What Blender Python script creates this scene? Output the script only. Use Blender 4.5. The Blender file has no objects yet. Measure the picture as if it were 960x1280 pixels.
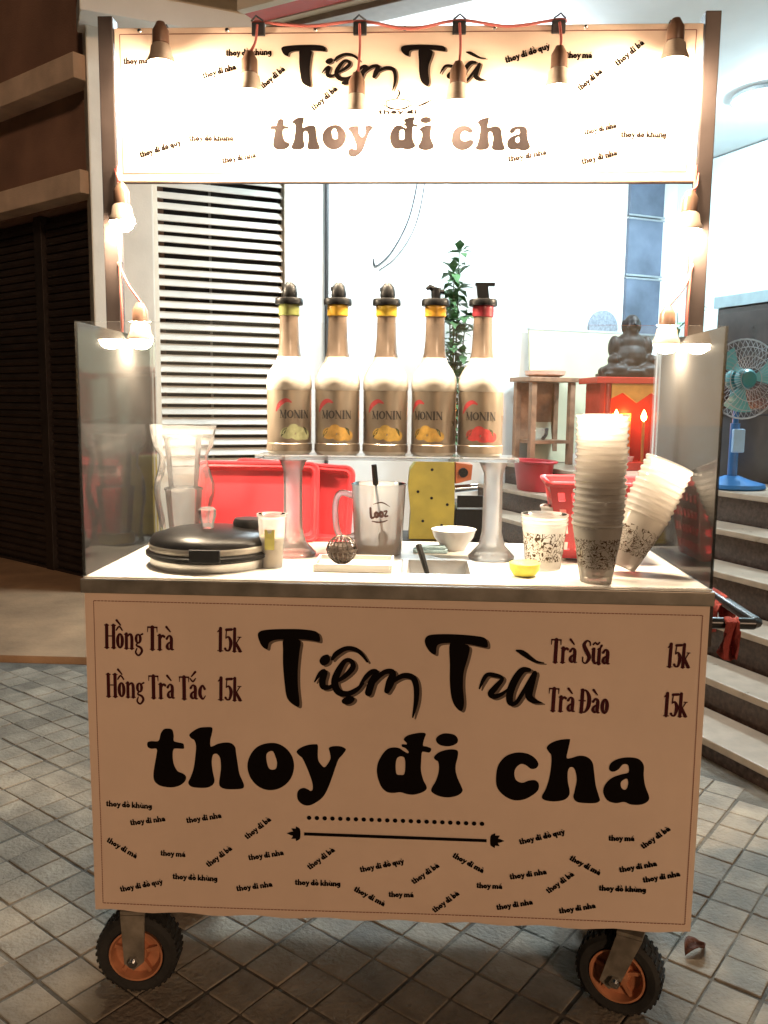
import bpy, bmesh, math, random, unicodedata
from mathutils import Vector, Matrix, noise
from mathutils.geometry import tessellate_polygon
random.seed(7)
R = math.radians
sc = bpy.context.scene
col = sc.collection

# ------------------------------------------------------------------ camera
cam_d = bpy.data.cameras.new('camera'); cam = bpy.data.objects.new('camera', cam_d); col.objects.link(cam)
sc.camera = cam
YAW, PITCH, ROLL = R(-2.5954), R(7.2855), R(0.6562)
fw = Vector((math.sin(YAW)*math.cos(PITCH), math.cos(YAW)*math.cos(PITCH), -math.sin(PITCH)))
rt = Vector((math.cos(YAW), -math.sin(YAW), 0)); up = rt.cross(fw)
rt2 = rt*math.cos(ROLL)+up*math.sin(ROLL); up2 = -rt*math.sin(ROLL)+up*math.cos(ROLL)
cam.matrix_world = Matrix(((rt2.x, up2.x, -fw.x, .0542), (rt2.y, up2.y, -fw.y, -1.587), (rt2.z, up2.z, -fw.z, 1.2707), (0, 0, 0, 1)))
cam_d.sensor_fit = 'VERTICAL'; cam_d.sensor_height = 24; cam_d.lens = 24*1057.85/1280
cam_d.clip_end = 400; cam_d.clip_start = .02

# ------------------------------------------------------------------ night sky, street light, exposure
w = bpy.data.worlds.new('World'); sc.world = w; w.use_nodes = True
nt = w.node_tree; bg = nt.nodes['Background']
sky = nt.nodes.new('ShaderNodeTexSky'); sky.sky_type = 'NISHITA'; sky.sun_disc = False
SUN_EL, SUN_AZ = R(19), R(158)          # light of the street, from in front of the cart and high up
sky.sun_elevation = R(4); sky.sun_rotation = SUN_AZ
nt.links.new(sky.outputs[0], bg.inputs[0]); bg.inputs[1].default_value = .012
sd = bpy.data.lights.new('street_sun', 'SUN'); sun = bpy.data.objects.new('street_sun', sd); col.objects.link(sun)
sd.energy = 1.1; sd.angle = R(5); sd.color = (1, .66, .42)
sdir = Vector((math.sin(SUN_AZ)*math.cos(SUN_EL), math.cos(SUN_AZ)*math.cos(SUN_EL), math.sin(SUN_EL)))
sun.rotation_euler = sdir.to_track_quat('Z', 'Y').to_euler()
vs = sc.view_settings; vs.view_transform = 'Standard'; vs.look = 'None'; vs.exposure = 0; vs.gamma = 1; vs.use_curve_mapping = False
sc.cycles.use_denoising = True; sc.cycles.max_bounces = 6; sc.cycles.diffuse_bounces = 3; sc.cycles.glossy_bounces = 3; sc.cycles.use_adaptive_sampling = True; sc.cycles.adaptive_threshold = .02; sc.cycles.transparent_max_bounces = 16
sc.cycles.caustics_reflective = False; sc.cycles.caustics_refractive = False
sc.cycles.sample_clamp_indirect = 4

# ------------------------------------------------------------------ materials
MATS = {}
def pm(name, c, rough=.5, metal=0., var=.12, scale=12., bump=0., bscale=90., rnd=0., c2=None, emit=0., spec=.5, trans=0., stain=0.):
    if name in MATS: return MATS[name]
    m = bpy.data.materials.new(name); m.use_nodes = True; t = m.node_tree; N = t.nodes; L = t.links
    b = N['Principled BSDF']; b.inputs['Roughness'].default_value = rough; b.inputs['Metallic'].default_value = metal
    b.inputs['Specular IOR Level'].default_value = spec; b.inputs['Transmission Weight'].default_value = trans
    tc = N.new('ShaderNodeTexCoord'); oi = N.new('ShaderNodeObjectInfo')
    ad = N.new('ShaderNodeVectorMath'); ad.operation = 'MULTIPLY_ADD'
    L.new(oi.outputs['Random'], ad.inputs[0]); ad.inputs[1].default_value = (17, 11, 5); L.new(tc.outputs['Object'], ad.inputs[2])
    n = N.new('ShaderNodeTexNoise'); n.inputs['Scale'].default_value = scale; n.inputs['Detail'].default_value = 6
    L.new(ad.outputs[0], n.inputs['Vector'])
    mx = N.new('ShaderNodeMix'); mx.data_type = 'RGBA'
    mr = N.new('ShaderNodeMapRange'); mr.inputs[1].default_value = .3; mr.inputs[2].default_value = .7
    L.new(n.outputs['Fac'], mr.inputs[0]); L.new(mr.outputs[0], mx.inputs[0])
    lo = c2 if c2 else tuple(v*(1-var) for v in c); hi = c if c2 else tuple(min(1, v*(1+var)) for v in c)
    mx.inputs[6].default_value = (*lo, 1); mx.inputs[7].default_value = (*hi, 1)
    out = mx.outputs[2]
    if rnd:
        hs = N.new('ShaderNodeHueSaturation'); mr2 = N.new('ShaderNodeMapRange'); mr2.inputs[3].default_value = 1-rnd; mr2.inputs[4].default_value = 1+rnd
        L.new(oi.outputs['Random'], mr2.inputs[0]); L.new(mr2.outputs[0], hs.inputs['Value']); L.new(out, hs.inputs['Color']); out = hs.outputs[0]
    if stain:
        ge = N.new('ShaderNodeNewGeometry'); n3 = N.new('ShaderNodeTexNoise'); n3.inputs['Scale'].default_value = 1.7; n3.inputs['Detail'].default_value = 8; n3.inputs['Roughness'].default_value = .65
        L.new(ge.outputs['Position'], n3.inputs['Vector'])
        m3 = N.new('ShaderNodeMapRange'); m3.inputs[1].default_value = .35; m3.inputs[2].default_value = .65; m3.inputs[3].default_value = 1-stain; m3.inputs[4].default_value = 1+stain*.5
        L.new(n3.outputs['Fac'], m3.inputs[0]); vm = N.new('ShaderNodeVectorMath'); vm.operation = 'SCALE'; L.new(out, vm.inputs[0]); L.new(m3.outputs[0], vm.inputs['Scale']); out = vm.outputs[0]
    L.new(out, b.inputs['Base Color'])
    rr = N.new('ShaderNodeMapRange'); rr.inputs[3].default_value = max(.02, rough*.8); rr.inputs[4].default_value = min(1, rough*1.2)
    L.new(n.outputs['Fac'], rr.inputs[0]); L.new(rr.outputs[0], b.inputs['Roughness'])
    if emit:
        b.inputs['Emission Color'].default_value = (*c, 1); b.inputs['Emission Strength'].default_value = emit
    if bump:
        n2 = N.new('ShaderNodeTexNoise'); n2.inputs['Scale'].default_value = bscale; n2.inputs['Detail'].default_value = 5
        L.new(ad.outputs[0], n2.inputs['Vector'])
        bp = N.new('ShaderNodeBump'); bp.inputs['Strength'].default_value = bump; bp.inputs['Distance'].default_value = .01
        L.new(n2.outputs['Fac'], bp.inputs['Height']); L.new(bp.outputs[0], b.inputs['Normal'])
    MATS[name] = m; return m

def clear(name, tint=(1, 1, 1), haze=.06, hazecol=(.9, .9, .9), ior=1.45, rough=.04, pattern=None, trl=.5):
    """thin clear plastic: see-through sheet with fresnel gloss and a little milky haze; pattern prints ink in a height band"""
    if name in MATS: return MATS[name]
    m = bpy.data.materials.new(name); m.use_nodes = True; t = m.node_tree; N = t.nodes; L = t.links
    N.remove(N['Principled BSDF']); o = N['Material Output']
    tr = N.new('ShaderNodeBsdfTransparent'); tr.inputs[0].default_value = (*tint, 1)
    df = N.new('ShaderNodeBsdfDiffuse'); df.inputs[0].default_value = (*hazecol, 1)
    tl = N.new('ShaderNodeBsdfTranslucent'); tl.inputs[0].default_value = (*hazecol, 1)
    dm = N.new('ShaderNodeMixShader'); dm.inputs[0].default_value = trl; L.new(df.outputs[0], dm.inputs[1]); L.new(tl.outputs[0], dm.inputs[2])
    gl = N.new('ShaderNodeBsdfGlossy'); gl.inputs['Roughness'].default_value = rough
    fr = N.new('ShaderNodeFresnel'); fr.inputs[0].default_value = ior
    tc = N.new('ShaderNodeTexCoord'); ns = N.new('ShaderNodeTexNoise'); ns.inputs['Scale'].default_value = 6; ns.inputs['Detail'].default_value = 7
    L.new(tc.outputs['Object'], ns.inputs['Vector'])
    mr = N.new('ShaderNodeMapRange'); mr.inputs[3].default_value = haze*.4; mr.inputs[4].default_value = haze*1.6; L.new(ns.outputs['Fac'], mr.inputs[0])
    m1 = N.new('ShaderNodeMixShader'); L.new(mr.outputs[0], m1.inputs[0]); L.new(tr.outputs[0], m1.inputs[1]); L.new(dm.outputs[0], m1.inputs[2])
    m2 = N.new('ShaderNodeMixShader'); L.new(fr.outputs[0], m2.inputs[0]); L.new(m1.outputs[0], m2.inputs[1]); L.new(gl.outputs[0], m2.inputs[2])
    last = m2
    if pattern:
        z0, z1, ink, scl, thr = pattern
        sp = N.new('ShaderNodeSeparateXYZ'); L.new(tc.outputs['Object'], sp.inputs[0])
        a = N.new('ShaderNodeMath'); a.operation = 'GREATER_THAN'; a.inputs[1].default_value = z0; L.new(sp.outputs[2], a.inputs[0])
        b = N.new('ShaderNodeMath'); b.operation = 'LESS_THAN'; b.inputs[1].default_value = z1; L.new(sp.outputs[2], b.inputs[0])
        oi = N.new('ShaderNodeObjectInfo'); ad = N.new('ShaderNodeVectorMath'); ad.operation = 'MULTIPLY_ADD'
        L.new(oi.outputs['Random'], ad.inputs[0]); ad.inputs[1].default_value = (.3, .2, .1); L.new(tc.outputs['Object'], ad.inputs[2])
        wv = N.new('ShaderNodeTexNoise'); wv.inputs['Scale'].default_value = scl; wv.inputs['Detail'].default_value = 1.5; wv.inputs['Distortion'].default_value = 2.5
        L.new(ad.outputs[0], wv.inputs['Vector'])
        s5 = N.new('ShaderNodeMath'); s5.operation = 'SUBTRACT'; s5.inputs[1].default_value = .5; L.new(wv.outputs['Fac'], s5.inputs[0])
        ab = N.new('ShaderNodeMath'); ab.operation = 'ABSOLUTE'; L.new(s5.outputs[0], ab.inputs[0])
        g = N.new('ShaderNodeMath'); g.operation = 'LESS_THAN'; g.inputs[1].default_value = thr; L.new(ab.outputs[0], g.inputs[0])
        p1 = N.new('ShaderNodeMath'); p1.operation = 'MULTIPLY'; L.new(a.outputs[0], p1.inputs[0]); L.new(b.outputs[0], p1.inputs[1])
        p2 = N.new('ShaderNodeMath'); p2.operation = 'MULTIPLY'; L.new(p1.outputs[0], p2.inputs[0]); L.new(g.outputs[0], p2.inputs[1])
        ib = N.new('ShaderNodeBsdfDiffuse'); ib.inputs[0].default_value = (*ink, 1)
        m3 = N.new('ShaderNodeMixShader'); L.new(p2.outputs[0], m3.inputs[0]); L.new(m2.outputs[0], m3.inputs[1]); L.new(ib.outputs[0], m3.inputs[2]); last = m3
    L.new(last.outputs[0], o.inputs[0]); MATS[name] = m; return m

def glow(name, c, s):
    if name in MATS: return MATS[name]
    m = bpy.data.materials.new(name); m.use_nodes = True; t = m.node_tree
    e = t.nodes.new('ShaderNodeEmission'); e.inputs[0].default_value = (*c, 1); e.inputs[1].default_value = s
    t.links.new(e.outputs[0], t.nodes['Material Output'].inputs[0]); MATS[name] = m; return m

# ------------------------------------------------------------------ mesh building
class MB:
    def __init__(s): s.v = []; s.f = []; s.sm = []
    def add(s, v, f, smooth=False, M=None):
        k = len(s.v); s.v += [tuple(M @ Vector(p)) if M is not None else tuple(p) for p in v]
        s.f += [tuple(i+k for i in q) for q in f]; s.sm += [smooth]*len(f); return s
    def box(s, x0, x1, y0, y1, z0, z1, bev=0., M=None):
        if bev:
            bm = bmesh.new(); bmesh.ops.create_cube(bm, size=1)
            for v in bm.verts: v.co = ((x0+x1)/2+v.co.x*(x1-x0), (y0+y1)/2+v.co.y*(y1-y0), (z0+z1)/2+v.co.z*(z1-z0))
            bmesh.ops.bevel(bm, geom=bm.edges[:], offset=bev, segments=2, affect='EDGES', profile=.6)
            bm.verts.index_update()
            s.add([v.co.copy() for v in bm.verts], [[v.index for v in f.verts] for f in bm.faces], False, M); bm.free(); return s
        v = [(x, y, z) for z in (z0, z1) for y in (y0, y1) for x in (x0, x1)]
        return s.add(v, [(0, 2, 3, 1), (4, 5, 7, 6), (0, 1, 5, 4), (2, 6, 7, 3), (0, 4, 6, 2), (1, 3, 7, 5)], False, M)
    def lathe(s, prof, n=28, M=None, smooth=True, a0=0, a1=2*math.pi):
        v = []; f = []; full = abs(a1-a0-2*math.pi) < 1e-6; m = n if full else n+1
        for (r, z) in prof:
            for k in range(m):
                a = a0+(a1-a0)*k/n; v.append((r*math.cos(a), r*math.sin(a), z))
        for j in range(len(prof)-1):
            for k in range(n):
                k2 = (k+1) % m
                f.append((j*m+k, j*m+k2, (j+1)*m+k2, (j+1)*m+k))
        return s.add(v, f, smooth, M)
    def cyl(s, r, z0, z1, n=20, M=None, bev=0.):
        b = bev
        p = [(0, z0), (r-b, z0)]+([(r, z0+b), (r, z1-b)] if b else [(r, z0), (r, z1)])+[(r-b, z1), (0, z1)] if b else [(0, z0), (r, z0), (r, z1), (0, z1)]
        return s.lathe(p, n, M, smooth=False)
    def tube(s, path, r, n=8, closed=False, cap=True):
        P = [Vector(p) for p in path]; m = len(P); rs = r if isinstance(r, (list, tuple)) else [r]*m
        v = []; f = []; ref = None
        for i in range(m):
            a = P[(i-1) % m] if (i > 0 or closed) else P[i]; b = P[(i+1) % m] if (i < m-1 or closed) else P[i]
            t = (b-a).normalized()
            if ref is None: ref = t.orthogonal().normalized()
            ref = (ref-t*ref.dot(t)); ref = ref.normalized() if ref.length > 1e-6 else t.orthogonal().normalized()
            u = t.cross(ref)
            for k in range(n):
                an = 2*math.pi*k/n; v.append(P[i]+(ref*math.cos(an)+u*math.sin(an))*rs[i])
        for i in range(m if closed else m-1):
            j = (i+1) % m
            for k in range(n): f.append((i*n+k, i*n+(k+1) % n, j*n+(k+1) % n, j*n+k))
        if cap and not closed: f += [tuple(range(n))[::-1], tuple(range((m-1)*n, m*n))]
        return s.add(v, f, True)
    def ell(s, c, r, n=16, m=10, M=None):
        prof = [(math.sin(math.pi*j/m), -math.cos(math.pi*j/m)) for j in range(m+1)]
        T = Matrix.Translation(c) @ Matrix.Diagonal((r[0], r[1], r[2], 1))
        return s.lathe(prof, n, (M @ T) if M is not None else T)
    def prism(s, pts, y0, y1, M=None):
        n = len(pts); v = [(x, y0, z) for x, z in pts]+[(x, y1, z) for x, z in pts]
        return s.add(v, [tuple(range(n)), tuple(range(2*n-1, n-1, -1))]+[(i, i+n, (i+1) % n+n, (i+1) % n) for i in range(n)], False, M)
    def mesh(s, name):
        me = bpy.data.meshes.new(name); me.from_pydata(s.v, [], s.f)
        bm = bmesh.new(); bm.from_mesh(me); bmesh.ops.remove_doubles(bm, verts=bm.verts, dist=1e-6)
        bmesh.ops.recalc_face_normals(bm, faces=bm.faces); 
        if len(bm.faces) == len(s.sm):
            for fc, q in zip(bm.faces, s.sm): fc.smooth = q
        else:
            for fc in bm.faces: fc.smooth = any(s.sm)
        for e in bm.edges:
            if len(e.link_faces) == 2 and e.calc_face_angle(0) > R(38): e.smooth = False
        bm.to_mesh(me); bm.free(); return me

def link(name, me, mat, parent=None, loc=(0, 0, 0), rot=(0, 0, 0)):
    o = bpy.data.objects.new(name, me)
    if mat and not me.materials: me.materials.append(mat)
    col.objects.link(o); o.location = loc; o.rotation_euler = rot
    if parent: o.parent = parent
    return o
def obj(name, mb, mat, parent=None, loc=(0, 0, 0), rot=(0, 0, 0)): return link(name, mb.mesh(name), mat, parent, loc, rot)
def tag(o, label, cat, group=None):
    o['label'] = label; o['category'] = cat
    if group: o['group'] = group
    return o
def thing(name, label, cat, loc=(0, 0, 0), rot=(0, 0, 0), group=None):
    e = bpy.data.objects.new(name, None); e.empty_display_size = .05; col.objects.link(e); e.location = loc
    e.rotation_euler = rot if isinstance(rot, tuple) else (0, 0, rot); return tag(e, label, cat, group)
def structure(o): o['kind'] = 'structure'; return o
def copy_tree(o, parent=None):
    c = o.copy(); col.objects.link(c); c.parent = parent
    for ch in list(o.children): copy_tree(ch, c)
    return c

# ------------------------------------------------------------------ lettering
def catmull(P, closed, k):
    n = len(P); out = []
    for i in range(n if closed else n-1):
        p = [P[(i+j) % n] if closed else P[min(max(i+j, 0), n-1)] for j in (-1, 0, 1, 2)]
        for q in range(k):
            t = q/k
            out.append(tuple(.5*((2*b)+(-a+c)*t+(2*a-5*b+4*c-d)*t*t+(-a+3*b-3*c+d)*t**3) for a, b, c, d in zip(*p)))
    if not closed: out.append(tuple(P[-1]))
    return out
class Ink:
    """flat print: filled outlines and brush strokes in sign coordinates, laid on a surface by a mapping (x, z, lift) -> point"""
    def __init__(s, fn): s.fn = fn; s.mb = MB(); s.k = 0
    def fill(s, contours, T=lambda x, y: (x, y)):
        s.k += 1; C = [[Vector((*T(*p), 0)) for p in catmull(c, True, 4)] for c in contours]
        tris = tessellate_polygon(C); flat = [p for c in C for p in c]
        s.mb.add([s.fn(p.x, p.y, s.k) for p in flat], tris)
    def stroke(s, pts, T=lambda x, y: (x, y), ws=1., k=5, closed=False, caps=True):
        s.k += 1; P = catmull([tuple(map(float, p)) for p in pts], closed, k) if len(pts) > 2 else [tuple(map(float, p)) for p in pts]
        Q = [(*T(p[0], p[1]), p[2]*ws/2) for p in P]; n = len(Q); v = []
        for i in range(n):
            a = Q[i-1] if (i > 0 or closed) else Q[i]; b = Q[(i+1) % n] if (i < n-1 or closed) else Q[i]
            dx, dy = b[0]-a[0], b[1]-a[1]; l = math.hypot(dx, dy) or 1; x, y, h = Q[i]
            v += [(x-dy/l*h, y+dx/l*h), (x+dy/l*h, y-dx/l*h)]
        f = [(2*i, 2*i+1, (2*i+3) % (2*n), (2*i+2) % (2*n)) for i in range(n if closed else n-1)]
        s.mb.add([s.fn(x, y, s.k) for x, y in v], f)
        if caps and not closed:
            for q in (Q[0], Q[-1]): s.disc(q[0], q[1], q[2], q[2])
    def disc(s, x, y, rx, ry, n=10, T=None):
        s.k += 1
        if T: x, y = T(x, y)
        v = [(x, y)]+[(x+rx*.6*math.cos(2*math.pi*i/n), y+ry*.6*math.sin(2*math.pi*i/n)) for i in range(n)]+[(x+rx*math.cos(2*math.pi*i/n), y+ry*math.sin(2*math.pi*i/n)) for i in range(n)]
        f = [(0, 1+i, 1+(i+1) % n) for i in range(n)]+[(1+i, 1+n+i, 1+n+(i+1) % n, 1+(i+1) % n) for i in range(n)]
        s.mb.add([s.fn(a, b, s.k) for a, b in v], f)
    def text(s, txt, x0, y0, x1, y1, font, size):
        """write txt along the base line (x0,y0)-(x1,y1), letter height size per 100 units, width fitted to the line"""
        adv = 0; items = []
        for ch in unicodedata.normalize('NFC', txt):
            if ch == ' ': adv += font.get('space', 30); continue
            base = unicodedata.normalize('NFD', ch); g = font[base[0]]
            items.append((adv, g, base[1:], base[0])); adv += g[0]
        L = math.hypot(x1-x0, y1-y0); sx = L/adv; sy = size/100; ca, sa = (x1-x0)/L, (y1-y0)/L
        ws = (sx+sy)/2*font.get('bold', 1)
        for a, g, marks, b in items:
            def T(x, y, a=a): X, Y = (x+a)*sx, y*sy; return (x0+X*ca-Y*sa, y0+X*sa+Y*ca)
            for st in g[1]: s.stroke(st[1:] if st[0] == 'loop' else st, T, ws, 4, closed=st[0] == 'loop', caps=True)
            cx = g[0]/2-4; top = font['xh']+12 if b.islower() else 108; hat = False
            for mk in sorted(marks, key=lambda m: m not in '\u0302\u0306'):
                o = ord(mk)
                if o == 0x302: s.stroke([(cx-14, top, 6), (cx, top+16, 8), (cx+14, top, 6)], T, ws, 3); hat = True
                elif o == 0x306: s.stroke([(cx-13, top+14, 5), (cx, top, 8), (cx+13, top+14, 5)], T, ws, 3); hat = True
                elif o == 0x300: h = 20 if hat else 0; s.stroke([(cx-12, top+22+h, 10), (cx+6, top+2+h, 6)], T, ws)
                elif o == 0x301: h = 20 if hat else 0; s.stroke([(cx+12, top+22+h, 10), (cx-6, top+2+h, 6)], T, ws)
                elif o == 0x303: s.stroke([(cx-14, top+4, 6), (cx-5, top+13, 7), (cx+5, top+5, 7), (cx+14, top+14, 6)], T, ws, 3)
                elif o == 0x309: s.stroke([(cx-6, top+18, 6), (cx+5, top+20, 7), (cx, top+4, 6)], T, ws, 3)
                elif o == 0x31b: s.stroke([(g[0]-10, font['xh']-4, 6), (g[0]-2, font['xh']+14, 9)], T, ws)
    def build(s, name, mat, parent): return obj(name, s.mb, mat, parent)
def loop(cx, cy, rx, ry, w, wt=None, n=10):
    wt = wt or w
    return ['loop']+[(cx+rx*math.cos(2*math.pi*i/n), cy+ry*math.sin(2*math.pi*i/n), w*abs(math.cos(2*math.pi*i/n))+wt*(1-abs(math.cos(2*math.pi*i/n)))) for i in range(n)]
GROOVY = {'bold': 1.12, 'xh': 62, 'space': 26,
 't': (42, [[(16, 84, 20), (15, 40, 25), (17, 12, 30), (32, 8, 16)], [(0, 62, 13), (34, 62, 13)]]),
 'h': (68, [[(12, 98, 20), (12, 40, 24), (13, 9, 32)], [(16, 42, 14), (34, 58, 18), (48, 46, 22), (50, 9, 30)]]),
 'o': (62, [loop(29, 30, 19, 21, 25)]),
 'y': (58, [[(9, 58, 23), (28, 18, 22)], [(50, 58, 19), (32, 12, 22), (20, -20, 20), (6, -20, 18)]]),
 'd': (64, [[(46, 98, 20), (46, 40, 24), (48, 9, 30)], loop(24, 30, 16, 20, 23)]),
 'đ': (66, [[(46, 98, 20), (46, 40, 24), (48, 9, 30)], loop(24, 30, 16, 20, 23), [(30, 82, 10), (64, 82, 10)]]),
 'i': (30, [[(12, 56, 22), (12, 30, 21), (13, 9, 31)], [(13, 84, 22), (14, 84, 22)]]),
 'n': (68, [[(12, 56, 20), (12, 30, 23), (13, 9, 31)], [(16, 42, 14), (34, 58, 18), (48, 46, 22), (50, 9, 30)]]),
 'm': (104, [[(12, 56, 20), (12, 30, 23), (13, 9, 31)], [(16, 42, 14), (34, 58, 18), (47, 46, 22), (48, 9, 28)], [(52, 42, 14), (70, 58, 18), (84, 46, 22), (86, 9, 30)]]),
 'a': (62, [[(9, 50, 17), (26, 58, 18), (42, 46, 22), (46, 9, 27)], loop(22, 20, 12, 12, 20)]),
 'b': (62, [[(12, 98, 20), (12, 50, 24), (13, 9, 26)], loop(32, 30, 17, 20, 23)]),
 'k': (64, [[(12, 98, 20), (12, 40, 24), (13, 9, 31)], [(48, 55, 17), (22, 34, 16)], [(26, 36, 18), (50, 9, 27)]]),
 'g': (62, [loop(24, 32, 16, 18, 22), [(46, 56, 20), (46, 0, 22), (28, -24, 18), (8, -18, 16)]]),
 'q': (62, [loop(24, 30, 16, 20, 22), [(46, 56, 20), (46, -26, 25)]]),
 'u': (66, [[(12, 56, 22), (14, 20, 23), (28, 9, 20), (44, 20, 18)], [(48, 56, 22), (49, 9, 27)]]),
 'L': (54, [[(12, 96, 22), (12, 10, 24), (46, 9, 20)]]),
 'z': (52, [[(6, 54, 17), (42, 54, 17), (8, 9, 17), (46, 9, 19)]]),
}
def serif(x, y, w=10): return [(x-w, y, 4.5), (x+w, y, 4.5)]
SERIF = {'bold': 1.08, 'xh': 66, 'space': 18,
 'H': (52, [[(9, 98, 14), (9, 2, 14)], [(41, 98, 14), (41, 2, 14)], [(9, 52, 5), (41, 52, 5)], serif(9, 98), serif(9, 2), serif(41, 98), serif(41, 2)]),
 'T': (48, [[(24, 97, 15), (24, 2, 15)], [(3, 96, 7), (45, 96, 7)], [(3, 96, 5), (2, 76, 3)], [(45, 96, 5), (46, 76, 3)], serif(24, 2)]),
 'S': (46, [[(38, 78, 5), (35, 92, 6), (21, 97, 8), (9, 79, 14), (21, 55, 17), (36, 28, 15), (23, 4, 8), (8, 8, 6), (6, 28, 5)]]),
 'Đ': (54, [[(10, 97, 14), (10, 3, 14)], [(8, 96, 6), (26, 95, 8), (41, 70, 15), (41, 30, 15), (26, 5, 8), (8, 4, 6)], [(-2, 52, 6), (24, 52, 6)], serif(10, 2, 8), serif(10, 98, 8)]),
 'o': (40, [loop(19, 33, 11, 29, 14, 6)]),
 'n': (46, [[(9, 64, 13), (9, 2, 13)], [(12, 50, 5), (25, 63, 9), (34, 50, 13), (34, 2, 13)], serif(9, 2, 9), serif(34, 2, 9), [(0, 62, 5), (9, 64, 5)]]),
 'g': (42, [loop(18, 45, 10, 18, 12, 6), [(14, 26, 6), (10, 16, 8), (28, 8, 10), (35, -8, 10), (20, -26, 8), (6, -14, 8), (12, 4, 5)], [(26, 60, 5), (38, 66, 8)]]),
 'r': (36, [[(10, 64, 13), (10, 2, 13)], [(13, 46, 5), (22, 62, 9), (31, 58, 11)], serif(10, 2), [(1, 62, 5), (10, 64, 5)]]),
 'a': (42, [[(7, 50, 11), (17, 63, 7), (28, 52, 13), (28, 10, 13), (38, 5, 5)], [(26, 38, 5), (12, 28, 9), (9, 14, 13), (17, 5, 8), (28, 14, 5)]]),
 'c': (38, [[(30, 48, 11), (20, 63, 7), (9, 44, 14), (9, 20, 14), (21, 4, 8), (33, 18, 4)]]),
 'u': (46, [[(9, 64, 13), (10, 18, 13), (20, 4, 9), (33, 14, 5)], [(35, 64, 13), (35, 2, 13)], [(1, 63, 5), (10, 63, 5)], [(27, 63, 5), (36, 63, 5)], [(35, 3, 5), (44, 3, 5)]]),
 'k': (48, [[(10, 98, 13), (10, 2, 13)], [(36, 62, 5), (14, 30, 5)], [(17, 36, 12), (38, 4, 14)], serif(10, 2, 9), serif(38, 2, 8), serif(34, 63, 8), [(1, 96, 5), (10, 98, 5)]]),
 '1': (36, [[(18, 97, 14), (18, 2, 14)], [(4, 82, 5), (18, 94, 8)], serif(18, 2, 13)]),
 '5': (42, [[(12, 96, 5), (9, 58, 5)], [(11, 92, 12), (36, 94, 12)], [(9, 56, 5), (22, 62, 9), (34, 40, 15), (27, 8, 10), (13, 4, 8), (6, 12, 11)]]),
 'M': (92, [[(12, 97, 7), (12, 2, 7)], [(12, 97, 18), (43, 8, 14)], [(43, 8, 6), (74, 97, 7)], [(74, 97, 18), (74, 2, 18)], serif(12, 2, 12), serif(74, 2, 14), serif(10, 97, 10), serif(76, 97, 12)]),
 'O': (84, [loop(40, 50, 30, 44, 20, 7)]),
 'N': (84, [[(12, 97, 7), (12, 2, 7)], [(12, 97, 18), (68, 4, 18)], [(68, 97, 7), (68, 2, 7)], serif(12, 2, 12), serif(68, 97, 12), serif(9, 97, 10)]),
 'I': (42, [[(19, 97, 19), (19, 2, 19)], serif(19, 97, 16), serif(19, 2, 16)]),
}
BULB = 1600
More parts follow.
